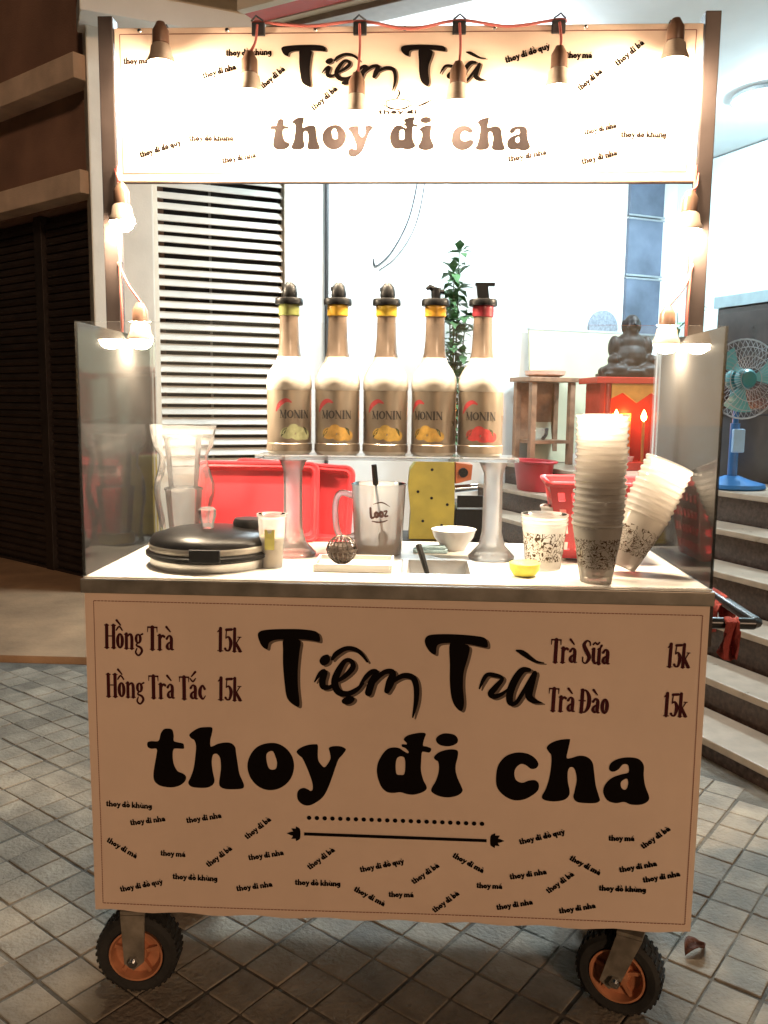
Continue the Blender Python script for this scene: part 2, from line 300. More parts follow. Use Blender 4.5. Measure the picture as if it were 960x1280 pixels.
SLOGAN_FILL = [[[(-449,627),(-441,629),(-432,627),(-429,616),(-429,604),(-421,601),(-411,599),(-409,594),(-410,588),(-422,588),(-430,586),(-432,572),(-430,555),(-423,541),(-412,536),(-406,529),(-410,518),(-423,509),(-440,506),(-459,509),(-470,518),(-472,532),(-469,552),(-465,572),(-464,586),(-475,586),(-482,590),(-482,599),(-474,602),(-460,603),(-455,618)]],[[(-398,617),(-390,625),(-378,632),(-364,634),(-352,633),(-353,620),(-356,608),(-356,595),(-351,595),(-341,600),(-327,603),(-315,602),(-307,594),(-305,580),(-302,558),(-299,539),(-293,524),(-290,514),(-294,508),(-310,506),(-326,506),(-337,510),(-340,518),(-338,533),(-336,550),(-337,569),(-342,578),(-348,579),(-352,575),(-354,562),(-353,547),(-351,535),(-349,523),(-353,514),(-364,508),(-381,507),(-396,509),(-402,517),(-397,529),(-391,546),(-387,571),(-385,593),(-388,606),(-394,610)]],[[(-190,557),(-195,535),(-208,518),(-226,508),(-247,507),(-265,516),(-278,533),(-283,555),(-278,576),(-265,594),(-246,603),(-225,604),(-207,595),(-194,578)],[(-240,586),(-232,587),(-227,576),(-224,564),(-226,552),(-233,549),(-240,552),(-244,564),(-245,579)]],[[(-185,588),(-177,596),(-163,602),(-149,604),(-143,602),(-143,585),(-142,572),(-137,563),(-130,557),(-124,563),(-118,575),(-119,587),(-121,597),(-112,601),(-98,601),(-89,597),(-88,593),(-94,584),(-102,574),(-108,557),(-115,535),(-123,513),(-132,496),(-144,485),(-159,477),(-172,478),(-182,487),(-184,500),(-180,509),(-171,513),(-162,510),(-157,507),(-153,511),(-154,525),(-161,546),(-168,563),(-174,575),(-181,581)]],[[(-26,552),(-24,569),(-16,586),(-6,598),(6,602),(17,601),(25,596),(34,591),(36,594),(30,601),(23,604),(23,609),(32,609),(31,613),(26,619),(33,627),(48,632),(61,634),(69,632),(66,621),(64,608),(71,606),(80,602),(77,594),(67,595),(62,593),(61,575),(61,556),(66,537),(72,525),(72,518),(63,511),(47,506),(33,507),(21,510),(6,508),(-6,510),(-16,519),(-23,535)],[(20,584),(28,581),(30,565),(28,548),(21,546),(13,548),(11,565),(13,579)]],[[(132,621),(130,615),(124,611),(115,608),(106,608),(97,610),(91,615),(89,621),(91,626),(97,631),(105,634),(115,634),(124,632),(130,627)],[(86,585),(94,594),(108,600),(122,602),(132,599),(132,586),(129,572),(129,557),(134,541),(141,526),(143,517),(134,508),(116,503),(97,505),(83,513),(83,522),(90,535),(95,552),(96,566),(94,576),(89,579)]],[[(208,551),(212,574),(226,592),(246,600),(266,599),(281,591),(289,579),(285,570),(275,568),(265,575),(255,577),(246,569),(243,557),(247,544),(259,539),(272,544),(284,545),(291,538),(290,525),(278,513),(261,504),(241,503),(222,513),(210,529)]],[[(304,612),(311,621),(326,628),(346,631),(348,627),(345,609),(343,593),(352,593),(367,598),(382,596),(393,585),(397,564),(401,539),(408,517),(410,508),(402,503),(383,502),(366,504),(359,513),(361,527),(364,549),(361,566),(356,574),(349,573),(346,563),(347,545),(351,527),(350,516),(341,507),(322,503),(304,505),(298,512),(305,528),(311,551),(314,580),(313,597),(308,604)]],[[(425,577),(430,587),(444,595),(464,598),(481,595),(491,583),(492,562),(496,541),(504,521),(503,511),(491,503),(471,502),(457,507),(441,504),(425,509),(416,525),(419,541),(431,555),(449,563),(462,567),(463,576),(460,583),(451,583),(443,573),(434,568),(427,570)],[(455,553),(461,554),(463,545),(461,535),(456,532),(450,537),(449,547)]]]
BRUSH_FILL = [[[(-260,821),(-256,830),(-240,834),(-207,836),(-171,836),(-144,831),(-139,813),(-153,814),(-175,816),(-207,815),(-225,814),(-238,808),(-242,795),(-253,802)]],[[(-210,815),(-193,817),(-177,813),(-179,790),(-182,757),(-182,723),(-179,684),(-188,682),(-203,697),(-208,727),(-211,764),(-211,794)]],[[(-140,774),(-134,784),(-123,787),(-119,778),(-123,769),(-134,765)]],[[(-71,700),(-72,695),(-77,690),(-85,687),(-92,688),(-96,692),(-95,697),(-89,702),(-82,705),(-75,704)]],[[(64,822),(70,830),(85,833),(117,834),(158,832),(180,827),(184,810),(169,811),(153,814),(131,816),(104,816),(88,811),(85,793),(75,797),(66,810)]],[[(112,815),(128,817),(149,811),(147,788),(140,760),(139,731),(142,697),(138,681),(129,685),(119,702),(114,734),(113,773)]]]
BRUSH_STROKE = [[(-149,732,3),(-139,748,8),(-130,752,12),(-134,735,13),(-132,722,12),(-119,722,8),(-112,730,3)],[(-112,730,4),(-92,743,9),(-75,762,11),(-78,775,9),(-90,775,9),(-103,754,13),(-110,732,14),(-103,713,14),(-85,709,11),(-67,718,9),(-54,731,4)],[(-115,778,6),(-107,789,10),(-89,800,9),(-71,799,9),(-58,790,7),(-47,775,4)],[(-62,725,3),(-49,744,9),(-37,755,10),(-29,752,12),(-38,733,14),(-44,712,14)],[(-38,729,7),(-24,746,9),(-10,756,10),(3,754,12),(-2,734,16),(-8,717,11)],[(-4,730,7),(12,743,9),(26,749,11),(42,745,12),(49,727,11),(49,697,9),(43,665,3)],[(171,727,3),(177,743,7),(185,755,8),(198,755,9),(214,749,7),(203,732,11),(193,718,12),(200,712,10),(215,718,7),(228,730,3)],[(265,767,8),(252,766,12),(239,747,14),(230,721,14),(231,701,12),(242,701,8),(255,722,8),(268,747,8),(276,762,8)],[(276,760,9),(269,736,14),(266,716,14),(275,706,11),(292,702,2)],[(240,805,4),(251,801,10),(265,791,8),(278,784,5),(292,782,2)]]
SLOGANS = [('thoy đồ khùng', -570, 462, -476, 460), ('thoy đi nha', -521, 423, -449, 435), ('thoy đi nha', -406, 432, -335, 446), ('thoy đi mà', -572, 386, -512, 352), ('thoy má', -461, 361, -410, 360), ('thoy đi bà', -363, 340, -314, 380), ('thoy đi đồ quỷ', -545, 279, -457, 301), ('thoy đồ khùng', -437, 312, -345, 311), ('thoy đi bà', -284, 402, -235, 444), ('thoy đi nha', -281, 358, -210, 372), ('thoy đi bà', -158, 342, -107, 384), ('thoy đi nha', -306, 291, -233, 304), ('thoy đồ khùng', -188, 309, -96, 309), ('thoy đi đồ quỷ', -56, 340, 31, 362), ('thoy đi mà', -70, 300, -9, 268), ('thoy má', 1, 289, 51, 290), ('thoy đi bà', 51, 318, 102, 358), ('thoy đi mà', 126, 379, 187, 347), ('thoy đi bà', 94, 258, 143, 300), ('thoy má', 176, 315, 227, 315), ('thoy đi nha', 242, 336, 314, 351), ('thoy đi nha', 218, 269, 289, 285), ('thoy đi đồ quỷ', 259, 411, 346, 437), ('thoy má', 431, 426, 481, 427), ('thoy đi bà', 499, 411, 550, 453), ('thoy đi mà', 356, 383, 416, 352), ('thoy đi bà', 319, 309, 368, 351), ('thoy đi nha', 456, 360, 528, 377), ('thoy đi nha', 503, 340, 574, 357), ('thoy đồ khùng', 417, 320, 509, 320), ('thoy đi nha', 342, 267, 413, 283)]
BANNER_SLOGANS = [('thoy đồ khùng', -375, 1995, -278, 1996), ('thoy đi nha', -424, 1950, -353, 1968), ('thoy đi bà', -297, 1928, -249, 1966), ('thoy đi bà', -189, 1884, -138, 1926), ('thoy đi đồ quỷ', -563, 1790, -474, 1817), ('thoy đồ khùng', -457, 1824, -361, 1824), ('thoy đi nha', -385, 1778, -312, 1790), ('thoy má', -595, 1980, -541, 1980), ('thoy đi đồ quỷ', 213, 1977, 303, 2005), ('thoy má', 337, 1986, 390, 1985), ('thoy đi bà', 443, 1969, 496, 2013), ('thoy đi bà', 368, 1921, 413, 1957), ('thoy đi nha', 381, 1834, 447, 1848), ('thoy đồ khùng', 456, 1829, 550, 1829), ('thoy đi nha', 378, 1775, 451, 1794), ('thoy đi nha', 224, 1780, 304, 1795)]
MENU = [('Hồng Trà', -562, 790, -424, 788), ('15k', -341, 789, -291, 788), ('Hồng Trà Tắc', -561, 691, -362, 690), ('15k', -341, 690, -292, 689), ('Trà Sữa', 304, 783, 418, 781), ('15k', 524, 779, 569, 778), ('Trà Đào', 303, 686, 420, 683), ('15k', 522, 682, 569, 681)]

# ================================================================== the setting
TH = math.atan2(.422, .906); Q0 = Vector((1.11, 1.42, 0)); U = Vector((math.cos(TH), math.sin(TH), 0)); NN = Vector((-math.sin(TH), math.cos(TH), 0))
def house_pt(u, n, z): return Q0+U*u+NN*n+Vector((0, 0, z))

asphalt = pm('worn ground', (.07, .062, .055), .9, var=.3, scale=5, bump=.4, bscale=60)
grd = structure(obj('ground', MB().add([(-60, -60, -.03), (60, -60, -.03), (60, 60, -.03), (-60, 60, -.03)], [(0, 1, 2, 3)]), asphalt))

# --- pavement of small square tiles, laid at an angle
grout = pm('tile grout', (.24, .205, .16), .95, scale=7, bump=.5, c2=(.05, .044, .036))
tile_m = pm('grey paving tile', (.315, .26, .195), .7, var=.26, scale=11, bump=.5, bscale=90, rnd=.15, stain=.42)
PA = R(-35.5); TS = .104
pav = structure(obj('pavement', MB().box(-4.2, 3.2, -2.6, 2.33, -.028, -.0035), grout))
def tile_mesh(h):
    m = MB(); m.box(-h, h, -h, h, -.02, 0, bev=.0035); me = m.mesh('tile'); me.materials.append(tile_m); return me
tmesh = tile_mesh(TS/2-.0023)
cells = []; ca, sa = math.cos(PA), math.sin(PA)
stair_limit = lambda x, y: (x-Q0.x)*U.x+(y-Q0.y)*U.y > -.09
camp = Vector((.0542, -1.587, 1.2707))
for i in range(-70, 71):
    for j in range(-70, 71):
        a, b = i*TS+(i//3)*.005, j*TS+(j//3)*.005
        x, y = a*ca-b*sa, a*sa+b*ca
        if not (-4.0 < x < 3.0 and -2.4 < y < 2.24) or stair_limit(x, y): continue
        d = Vector((x, y, 0))-camp; q = Vector((d.dot(rt2), d.dot(up2), d.dot(fw)))
        vis = q.z > 0 and abs(q.x/q.z) < .47 and abs(q.y/q.z) < .62
        # what the cart body does not hide: beside it, or under its front panel
        X = .0542+d.x*(1.587/(y+1.587)) if y > .02 else x
        Z = 1.2707*(1-1.587/(y+1.587)) if y > .02 else 0
        hid = abs(X) < .58 and Z > .26
        cells.append((0 if vis and not hid else 1, d.length, x, y))
cells.sort()
rest = MB()
for k, (v, d, x, y) in enumerate(cells):
    dz = random.uniform(-.002, .0018); tl = (random.gauss(0, .009), random.gauss(0, .009), PA+random.gauss(0, .009))
    if k < 300: link('tile', tmesh, tile_m, pav, (x, y, dz), tl)
    else:
        M = Matrix.Translation((x, y, dz)) @ Matrix.Rotation(tl[2], 4, 'Z') @ Matrix.Rotation(tl[0], 4, 'X') @ Matrix.Rotation(tl[1], 4, 'Y'); h = TS/2-.0023
        rest.add([(-h, -h, -.02), (h, -h, -.02), (h, h, -.02), (-h, h, -.02), (-h, -h, -.003), (h, -h, -.003), (h, h, -.003), (-h, h, -.003), (-h+.004, -h+.004, 0), (h-.004, -h+.004, 0), (h-.004, h-.004, 0), (-h+.004, h-.004, 0)],
                 [(0, 1, 5, 4), (1, 2, 6, 5), (2, 3, 7, 6), (3, 0, 4, 7), (4, 5, 9, 8), (5, 6, 10, 9), (6, 7, 11, 10), (7, 4, 8, 11), (8, 9, 10, 11)], False, M)
ro = obj('tile_field', rest, pm('grey paving tile field', (.315, .26, .195), .7, var=.3, scale=8, bump=.5, bscale=90, stain=.42), pav); ro['kind'] = 'stuff'

# --- smooth concrete forecourt in front of the shutter
conc = pm('forecourt concrete', (.42, .25, .135), .85, var=.16, scale=3, bump=.25, bscale=50, stain=.3)
structure(obj('forecourt', MB().add([(-9, 2.34, .03), (-.45, 2.34, .03), (-.45, 9, .03), (-9, 9, .03), (-9, 2.34, -.03), (-.45, 2.34, -.03), (-.45, 9, -.03), (-9, 9, -.03)], [(0, 1, 2, 3), (0, 4, 5, 1), (1, 5, 6, 2), (2, 6, 7, 3), (3, 7, 4, 0)]), conc))

# --- shuttered building: facade running away to the side
FD = Vector((-.81, .58, 0)).normalized(); FP = Vector((-2.03, 3.90, 0)); FA = math.atan2(FD.y, FD.x)
sb = thing('shuttered_building', 'dark building with closed roller shutter and pale concrete ledges', 'building', tuple(FP), FA)
# local x runs along the facade away from the cart, local -y... the street side is local +y after this turn
wallb = pm('brown painted wall', (.21, .115, .078), .85, var=.22, scale=2.5, bump=.2)
obj('wall', MB().box(0, 6, -.5, -.12, .03, 2.54), wallb, sb)
obj('upper_wall', MB().box(0, 6, -.5, -.001, 2.541, 6), wallb, sb)
ledge = pm('pale concrete ledge', (.55, .41, .31), .85, var=.2, scale=5, bump=.3)
obj('ledge', MB().box(-.02, 6, -.3, .14, 2.55, 2.69, bev=.006), ledge, sb)
obj('ledge', MB().box(-.02, 6, -.3, .16, 3.22, 3.37, bev=.006), ledge, sb)
obj('ledge', MB().box(-.02, 6, -.3, .10, 4.35, 4.6, bev=.006), ledge, sb)
shm = pm('dark shutter steel', (.030, .020, .016), .5, metal=.3, var=.3, scale=6, bump=.1, rnd=.18)
slat = MB()
prof = [(-.10, 0), (-.086, .004), (-.080, .024), (-.083, .044), (-.099, .0525), (-.10, .053)]
def slat_mesh(L):
    m = MB(); n = len(prof)
    m.add([(0, y, z) for y, z in prof]+[(L, y, z) for y, z in prof], [(i, i+1, n+i+1, n+i) for i in range(n-1)], False); me = m.mesh('slat'); me.materials.append(shm); return me
x = .16
for b, L in enumerate((.62, 1.5)):
    sm_ = slat_mesh(L)
    shut = obj('roller_shutter', MB().box(x, x+L, -.119, -.102, .03, 2.53), shm, sb)
    for k in range(45): link('slat', sm_, shm, shut, (x, 0, .05+k*.0545), (random.gauss(0, .004), 0, 0))
    x += L
    obj('guide_rail', MB().box(x+.002, x+.098, -.118, -.05, .03, 2.66, bev=.004), shm, sb); x += .1
obj('guide_rail', MB().box(.0, .158, -.118, -.04, .03, 2.535, bev=.004), shm, sb)
obj('bottom_bar', MB().box(.16, 2.2, -.099, -.06, .031, .048), shm, sb)

# --- the lit house: louvred window wall, porch walls
hz = thing('porch_house', 'white rendered house with louvred window and bright open porch', 'house', tuple(Q0), TH)
white = pm('white render', (.80, .79, .75), .8, var=.05, scale=4, bump=.1)
cyanw = pm('pale cyan paint', (.62, .76, .78), .7, var=.05, scale=4)
creamw = pm('cream paint', (.74, .66, .55), .7, var=.08, scale=5, bump=.1)
NA = 3.535; UB = 2.76
obj('wall', MB().box(-.56, UB+.2, NA, NA+.2, 0, 3.2), white, hz)
obj('window_base', MB().box(-1.484, -.562, NA+.001, NA+.2, 0, .78), creamw, hz)
obj('window_head', MB().box(-1.484, -.562, NA+.001, NA+.2, 2.98, 4.6), creamw, hz)
obj('wall', MB().box(UB, UB+.2, -2.5, NA-.001, .826, 3.2), cyanw, hz)
obj('pillar', MB().box(-1.86, -1.486, NA-.14, NA+.2, .03, 4.6, bev=.01), creamw, hz)
obj('cornice', MB().box(-1.9, -.45, NA-.34, NA-.001, 3.50, 3.64, bev=.008).box(-1.9, -.6, NA-.2, NA-.002, 3.86, 3.95, bev=.005), white, hz)
lv = obj('louvred_window', MB().box(-1.484, -1.445, NA-.03, NA+.06, .782, 2.978, bev=.003).box(-.602, -.564, NA-.03, NA+.06, .782, 2.978, bev=.003).box(-1.443, -.604, NA-.03, NA+.06, .782, .83, bev=.003).box(-1.443, -.604, NA-.03, NA+.06, 2.93, 2.978, bev=.003), creamw, hz)
dark = pm('dark interior', (.018, .016, .015), .9)
obj('recess', MB().box(-1.484, -.564, NA+.30, NA+.34, .7, 3.05).box(-1.50, -1.485, NA+.201, NA+.30, .7, 3.05).box(-.562, -.55, NA+.201, NA+.30, .7, 3.05), dark, hz)
obj('mullion', MB().box(-1.1, -1.085, NA+.055, NA+.07, .83, 2.93), pm('grey mullion', (.3, .29, .28), .6), lv)
lsm = MB(); lsm.box(-1.442, -.605, -.029, .029, -.004, .004, bev=.0015); lme = lsm.mesh('slat'); slat_paint = pm('white louvre paint', (.78, .74, .66), .45, var=.06, scale=10, rnd=.05); lme.materials.append(slat_paint)
for k in range(30): link('slat', lme, slat_paint, lv, (random.gauss(0, .001), NA+.012, .862+k*.0695), (R(52)+random.gauss(0, .03), random.gauss(0, .0012), 0))
obj('drain_pipe', MB().tube([house_pt(-.30, NA-.035, .2)-Q0, house_pt(-.30, NA-.035, 3.2)-Q0], .014), pm('black pipe', (.03, .03, .03), .5), hz).rotation_euler = (0, 0, -TH)
# framed dark panels stacked on the end wall
pnl = pm('blue grey glass panel', (.10, .12, .17), .12, var=.4, scale=3); frm = pm('grey aluminium', (.34, .34, .36), .35, metal=.8)
for k in range(3):
    p = obj('wall_panel', MB().box(2.26, 2.60, NA-.035, NA-.002, 1.86+k*.47, 2.31+k*.47, bev=.004), pnl, hz)
    obj('frame', MB().box(2.25, 2.61, NA-.04, NA-.0365, 1.855+k*.47, 1.87+k*.47).box(2.25, 2.61, NA-.04, NA-.0365, 2.30+k*.47, 2.315+k*.47), frm, p)
obj('wall_vent', MB().box(UB-.05, UB-.001, 2.0, 2.3, 2.62, 2.84, bev=.006), pm('green grey vent', (.10, .22, .18), .5), hz)

# --- porch steps
st = thing('porch_steps', 'polished dark stone steps with pale treads climbing to the porch', 'steps', tuple(Q0), TH)
HS = [.08, .20, .35, .51, .665, .825]; tread = pm('pale stone tread', (.46, .355, .265), .3, var=.14, scale=16, bump=.05); riser = pm('dark brown granite', (.065, .038, .028), .25, var=.45, scale=60)
for i, h in enumerate(HS):
    u0 = .24*i; u1 = UB-.001 if i == 5 else .24*(i+1)
    s_ = obj('step', MB().box(u0, u1-.0005, -1.6, NA-.002, -.02, h-.03), riser, st)
    obj('tread', MB().box(u0-.018, u1-.0215 if i < 5 else u1, -1.6, NA-.003, h-.0295, h, bev=.006), tread, s_)

# --- porch canopy over it, its edge along the street
E_ = Vector((.9, -.43, 0)).normalized(); CA = math.atan2(E_.y, E_.x)
cn = thing('porch_canopy', 'porch roof with red fascia board and pale ceiling', 'canopy', (-.83, 3.0, 3.2), CA)
redp = pm('red painted fascia', (.55, .07, .05), .5, var=.1); 
obj('ceiling', MB().box(-.02, 6, .212, 4.6, .01, .14), pm('pale ceiling board', (.8, .8, .8), .7, var=.06, scale=3), cn)
obj('fascia_board', MB().box(0, 6, -.12, 0, .0, .2, bev=.003), redp, cn)
obj('edge_strip', MB().box(0, 6, .002, .05, -.004, .2), creamw, cn)
obj('edge_strip', MB().box(0, 6, -.17, -.122, -.004, .2), creamw, cn)
obj('beam', MB().box(0, 6, .052, .21, -.03, .2, bev=.004), pm('grey brown beam', (.30, .25, .21), .7, var=.15), cn)
cl = thing('ceiling_lamp', 'round lit ceiling lamp on the porch ceiling', 'lamp', (2.172, 4.077, 3.21))
rim = MB(); rim.lathe([(.215, 0), (.225, -.01), (.222, -.03), (.208, -.033), (.202, -.028), (.202, -.015)], 36)
obj('rim', rim, pm('grey lamp rim', (.35, .40, .42), .4), cl)
ds = MB(); ds.lathe([(.199, -.022), (.192, -.05), (.12, -.068), (0, -.075)], 36)
obj('diffuser', ds, glow('cool lamp glow', (.70, .91, 1.0), 330), cl)
tl_ = thing('added_tube_lamp', 'added fluorescent tube, out of sight under the porch ceiling', 'lamp', (.18, 3.59, 3.21), CA)  # added light, source unseen: brightens the porch and the louvres
obj('fitting', MB().box(-.62, .62, -.03, .03, -.045, 0, bev=.004), white, tl_)
obj('tube', MB().tube([(-.6, 0, -.068), (.6, 0, -.068)], .014, 10), glow('cool tube glow', (.76, .92, 1.0), 800), tl_)
# --- cable sagging on the wall
cw = pm('dark cable', (.03, .03, .035), .5)
ca_ = [house_pt(u, NA-.012, z) for u, z in ((.42, 3.15), (.40, 2.9), (.33, 2.6), (.2, 2.36), (.08, 2.25), (.06, 2.3))]
tag(obj('wall_cable', MB().tube(catmull([tuple(p) for p in ca_], False, 6), .006, 6), cw), 'thin dark cable sagging across the white porch wall', 'cable')
cb_ = [house_pt(u, NA-.012, z) for u, z in ((.47, 3.15), (.45, 2.85), (.38, 2.55), (.24, 2.33), (.1, 2.22))]
tag(obj('wall_cable', MB().tube(catmull([tuple(p) for p in cb_], False, 6), .004, 6), cw), 'thinner cable hanging outside the dark one on the porch wall', 'cable')

# ================================================================== things on the porch
wood = pm('brown wood', (.28, .15, .085), .5, var=.3, scale=14, bump=.1)
redpl = pm('red plastic', (.46, .030, .04), .35, var=.06)
blackm = pm('black plastic', (.006, .006, .0065), .4, var=.2, spec=.2)
chrome = pm('chrome', (.7, .7, .7), .18, metal=1, var=.05)
# wooden rack
p0 = (.97, 4.98, .826); wr = thing('wooden_rack', 'brown wooden rack with two shelves standing on the porch', 'rack', p0, TH)
for sx in (-.17, .17):
    for sy in (-.11, .11): obj('leg', MB().box(sx-.022, sx+.022, sy-.022, sy+.022, 0, .62, bev=.003), wood, wr)
obj('top', MB().box(-.22, .22, -.15, .15, .622, .655, bev=.005), wood, wr)
obj('shelf', MB().box(-.147, .147, -.13, .13, .16, .185), wood, wr); obj('back_panel', MB().box(-.147, .147, .112, .128, .186, .62), wood, wr)
tag(obj('plate', MB().lathe([(0, 0), (.10, 0), (.15, .02), (.155, .05), (.145, .05), (.10, .012), (0, .01)], 24), pm('peach plastic dish', (.75, .45, .33), .4), None, (.97, 4.98, 1.4815)), 'pale peach dish on top of the wooden rack', 'dish')
tag(obj('glass_bowl', MB().lathe([(0, 0), (.05, 0), (.075, .04), (.08, .09), (.075, .09), (.07, .042), (.045, .006), (0, .006)], 20), clear('clear glass', haze=.12), None, (.93, 4.95, 1.0115)), 'small glass bowl on the lower shelf of the wooden rack', 'bowl')
# red tub on a step
rtb = thing('washing_tub', 'red plastic washing tub on the porch steps', 'tub', (.845, 4.50, .666), TH)
tubp = [(0, 0), (.098, 0), (.105, .006), (.13, .185), (.148, .188), (.15, .2), (.125, .2), (.1, .012), (0, .012)]
obj('bowl', MB().lathe(tubp, 28, Matrix.Diagonal((.80, 1.6, 1.08, 1))), redpl, rtb)
obj('rim', MB().tube([(.150*.80*math.cos(a), .150*1.6*math.sin(a), .213) for a in [2*math.pi*k/28 for k in range(28)]], .007, 6, closed=True), redpl, rtb)
# white jar
tag(obj('jar', MB().lathe([(0, 0), (.035, 0), (.045, .03), (.045, .09), (.03, .11), (.03, .13), (.036, .14), (.03, .17), (0, .18)], 18), pm('white ceramic', (.7, .68, .64), .25), None, (1.2, 4.70, .826)), 'small white ceramic jar standing between rack and altar', 'jar')
# cream board against the wall
bm_ = pm('cream board', (.56, .52, .36), .6, var=.08, scale=4)
bd = thing('leaning_board', 'large cream board with grey edge leaning on the porch wall', 'board', tuple(house_pt(1.84, NA-.16, .827)), (R(-6), 0, TH))
obj('sheet', MB().box(-.5, .5, -.01, .01, .004, 1.03), bm_, bd); obj('edge', MB().box(-.505, .505, -.014, .014, 1.0305, 1.05, bev=.003), pm('grey edging', (.45, .44, .42), .5), bd)
tag(obj('chair_back_disc', MB().lathe([(0, 0), (.12, 0), (.135, -.02), (.14, -.02), (.14, .004), (.12, .012), (0, .012)], 30), pm('grey disc', (.22, .24, .28), .7, var=.3, scale=60), None, tuple(house_pt(2.06, NA-.022, 1.90)), (R(90), 0, TH)), 'round grey disc standing in for a chair back above the cream board', 'tray')  # made-up disc standing in for the grey chair back
# altar
red_l = pm('red lacquer', (.42, .035, .02), .25, var=.15, scale=8); gold = pm('gold trim', (.75, .42, .12), .3, metal=.8, var=.15)
al = thing('altar', 'small red lacquered altar with glowing orange lamps', 'altar', (1.50, 4.55, .826), TH-R(18))
obj('base', MB().box(-.26, .26, -.17, .17, 0, .06, bev=.006), red_l, al)
for s in (-1, 1):
    obj('side_panel', MB().box(s*.24-.015, s*.24+.015, -.16, .16, .0605, .60), red_l, al)
    po = obj('post', MB().cyl(.02, .0605, .60, 14, Matrix.Translation((s*.20, -.165, 0))), red_l, al)
    obj('ring', MB().tube([(s*.20+.022*math.cos(a), -.165+.022*math.sin(a), .35) for a in [2*math.pi*k/14 for k in range(14)]], .006, 6, closed=True), gold, po)
obj('back_panel', MB().box(-.224, .224, .14, .16, .0605, .60), red_l, al)
obj('top', MB().box(-.30, .30, -.21, .2, .6005, .645, bev=.006), red_l, al)
obj('valance', MB().prism([(-.18, .60), (-.18, .50), (-.1, .54), (0, .47), (.1, .54), (.18, .50), (.18, .60)], -.175, -.162), gold, al)
obj('tablet', MB().box(-.07, .07, .10, .139, .062, .40, bev=.006), gold, al)
for s in (-1, 1):
    lm = obj('altar_lamp', MB().cyl(.012, .0605, .34, 10, Matrix.Translation((s*.1, -.06, 0))), gold, al)
    obj('flame_bulb', MB().lathe([(0, .341), (.016, .355), (.02, .375), (.012, .40), (0, .425)], 12, Matrix.Translation((s*.1, -.06, 0))), glow('orange altar glow', (1, .36, .07), 130), lm)
obj('offering_cup', MB().lathe([(0, 0), (.02, 0), (.03, .035), (.027, .035), (.017, .004), (0, .004)], 14, Matrix.Translation((0, -.09, .061))), pm('white porcelain', (.75, .74, .7), .2), al)
# seated statue
bz = pm('dark bronze', (.020, .012, .009), .5, metal=0, var=.5, scale=25, spec=.2)
su = thing('statue', 'dark bronze laughing seated figure on top of the red altar', 'statue', (1.50, 4.55, 1.4725), TH-R(18))
S = MB()
for c, r in (((0, 0, .135), (.125, .105, .12)), ((0, .01, .235), (.105, .085, .085)), ((0, -.012, .375), (.055, .058, .064)), ((0, -.01, .30), (.05, .05, .045)),
             ((-.115, .0, .21), (.045, .05, .085)), ((.115, .0, .21), (.045, .05, .085)), ((-.135, -.055, .12), (.04, .07, .04)), ((.135, -.055, .12), (.04, .07, .04)),
             ((-.115, -.06, .05), (.105, .085, .05)), ((.115, -.06, .05), (.105, .085, .05)), ((0, -.1, .035), (.1, .05, .033)), ((0, -.068, .365), (.014, .016, .016)), ((-.03, -.058, .350), (.02, .014, .015)), ((.03, -.058, .350), (.02, .014, .015)),
             ((-.06, 0, .36), (.012, .018, .042)), ((.06, 0, .36), (.012, .018, .042)), ((0, -.045, .325), (.03, .025, .016)), ((.165, -.02, .06), (.05, .06, .06)), ((-.03, -.075, .10), (.05, .035, .035)), ((-.175, 0, .04), (.05, .06, .04))):
    S.ell(c, r, 16, 10)
S.box(-.21, .21, -.14, .11, 0, .03)
so = obj('figure', S, bz, su)
rm = so.modifiers.new('blend', 'REMESH'); rm.mode = 'VOXEL'; rm.voxel_size = .009; rm.use_smooth_shade = True
sm2 = so.modifiers.new('soften', 'SMOOTH'); sm2.factor = .5; sm2.iterations = 2
# fan
fn = thing('pedestal_fan', 'blue pedestal fan with clear guard on the porch edge', 'fan', (1.775, 3.2, .826), R(12))
blue = pm('blue plastic', (.03, .13, .32), .35, var=.08); teal = pm('teal plastic', (.03, .17, .19), .35)
obj('base', MB().lathe([(0, 0), (.17, 0), (.18, .01), (.172, .028), (.09, .05), (.04, .07), (0, .07)], 30), blue, fn)
obj('pole', MB().cyl(.026, .071, .36, 16).cyl(.016, .3605, .52, 14), blue, fn)
obj('control_box', MB().box(-.035, .035, -.05, -.027, .20, .33, bev=.008), pm('pale blue plastic', (.25, .42, .62), .4), fn)
T = Matrix.Translation((0, -.03, .60)) @ Matrix.Rotation(R(90), 4, 'X')
obj('motor', MB().lathe([(0, -.10), (.05, -.09), (.065, -.04), (.06, .0), (0, .005)], 18, T).box(-.02, .02, -.02, .04, .5, .56), teal, fn)
bl = obj('blades', MB(), teal, fn) if False else None
for k in range(3):
    B_ = MB(); a0 = 2*math.pi*k/3; g = []
    for i in range(7):
        r = .03+.15*i/6
        for j in range(6): a = a0+(-.15+.85*j/5)*(0.6+.5*i/6); g.append((r*math.cos(a), r*math.sin(a), .035+.03*(j/5-.5)))
    B_.add(g, [(i*6+j, i*6+j+1, i*6+j+7, i*6+j+6) for i in range(6) for j in range(5)], True, T); obj('blade', B_, pm('clear teal blade', (.10, .33, .36), .3), fn)
obj('hub', MB().lathe([(0, .085), (.04, .08), (.055, .06), (.055, .02), (0, .02)], 18, T), teal, fn)
gd = MB(); gm = pm('grey fan wire', (.35, .36, .38), .4, metal=.5)
for s_, zz in ((1, .075), (-1, -.015)):
    for k in range(40):
        a = 2*math.pi*k/40; gd.tube([T @ Vector((.06*math.cos(a), .06*math.sin(a), zz+s_*.02)), T @ Vector((.14*math.cos(a), .14*math.sin(a), zz+s_*.012)), T @ Vector((.212*math.cos(a+.05), .212*math.sin(a+.05), .03))], .0013, 4, cap=False)
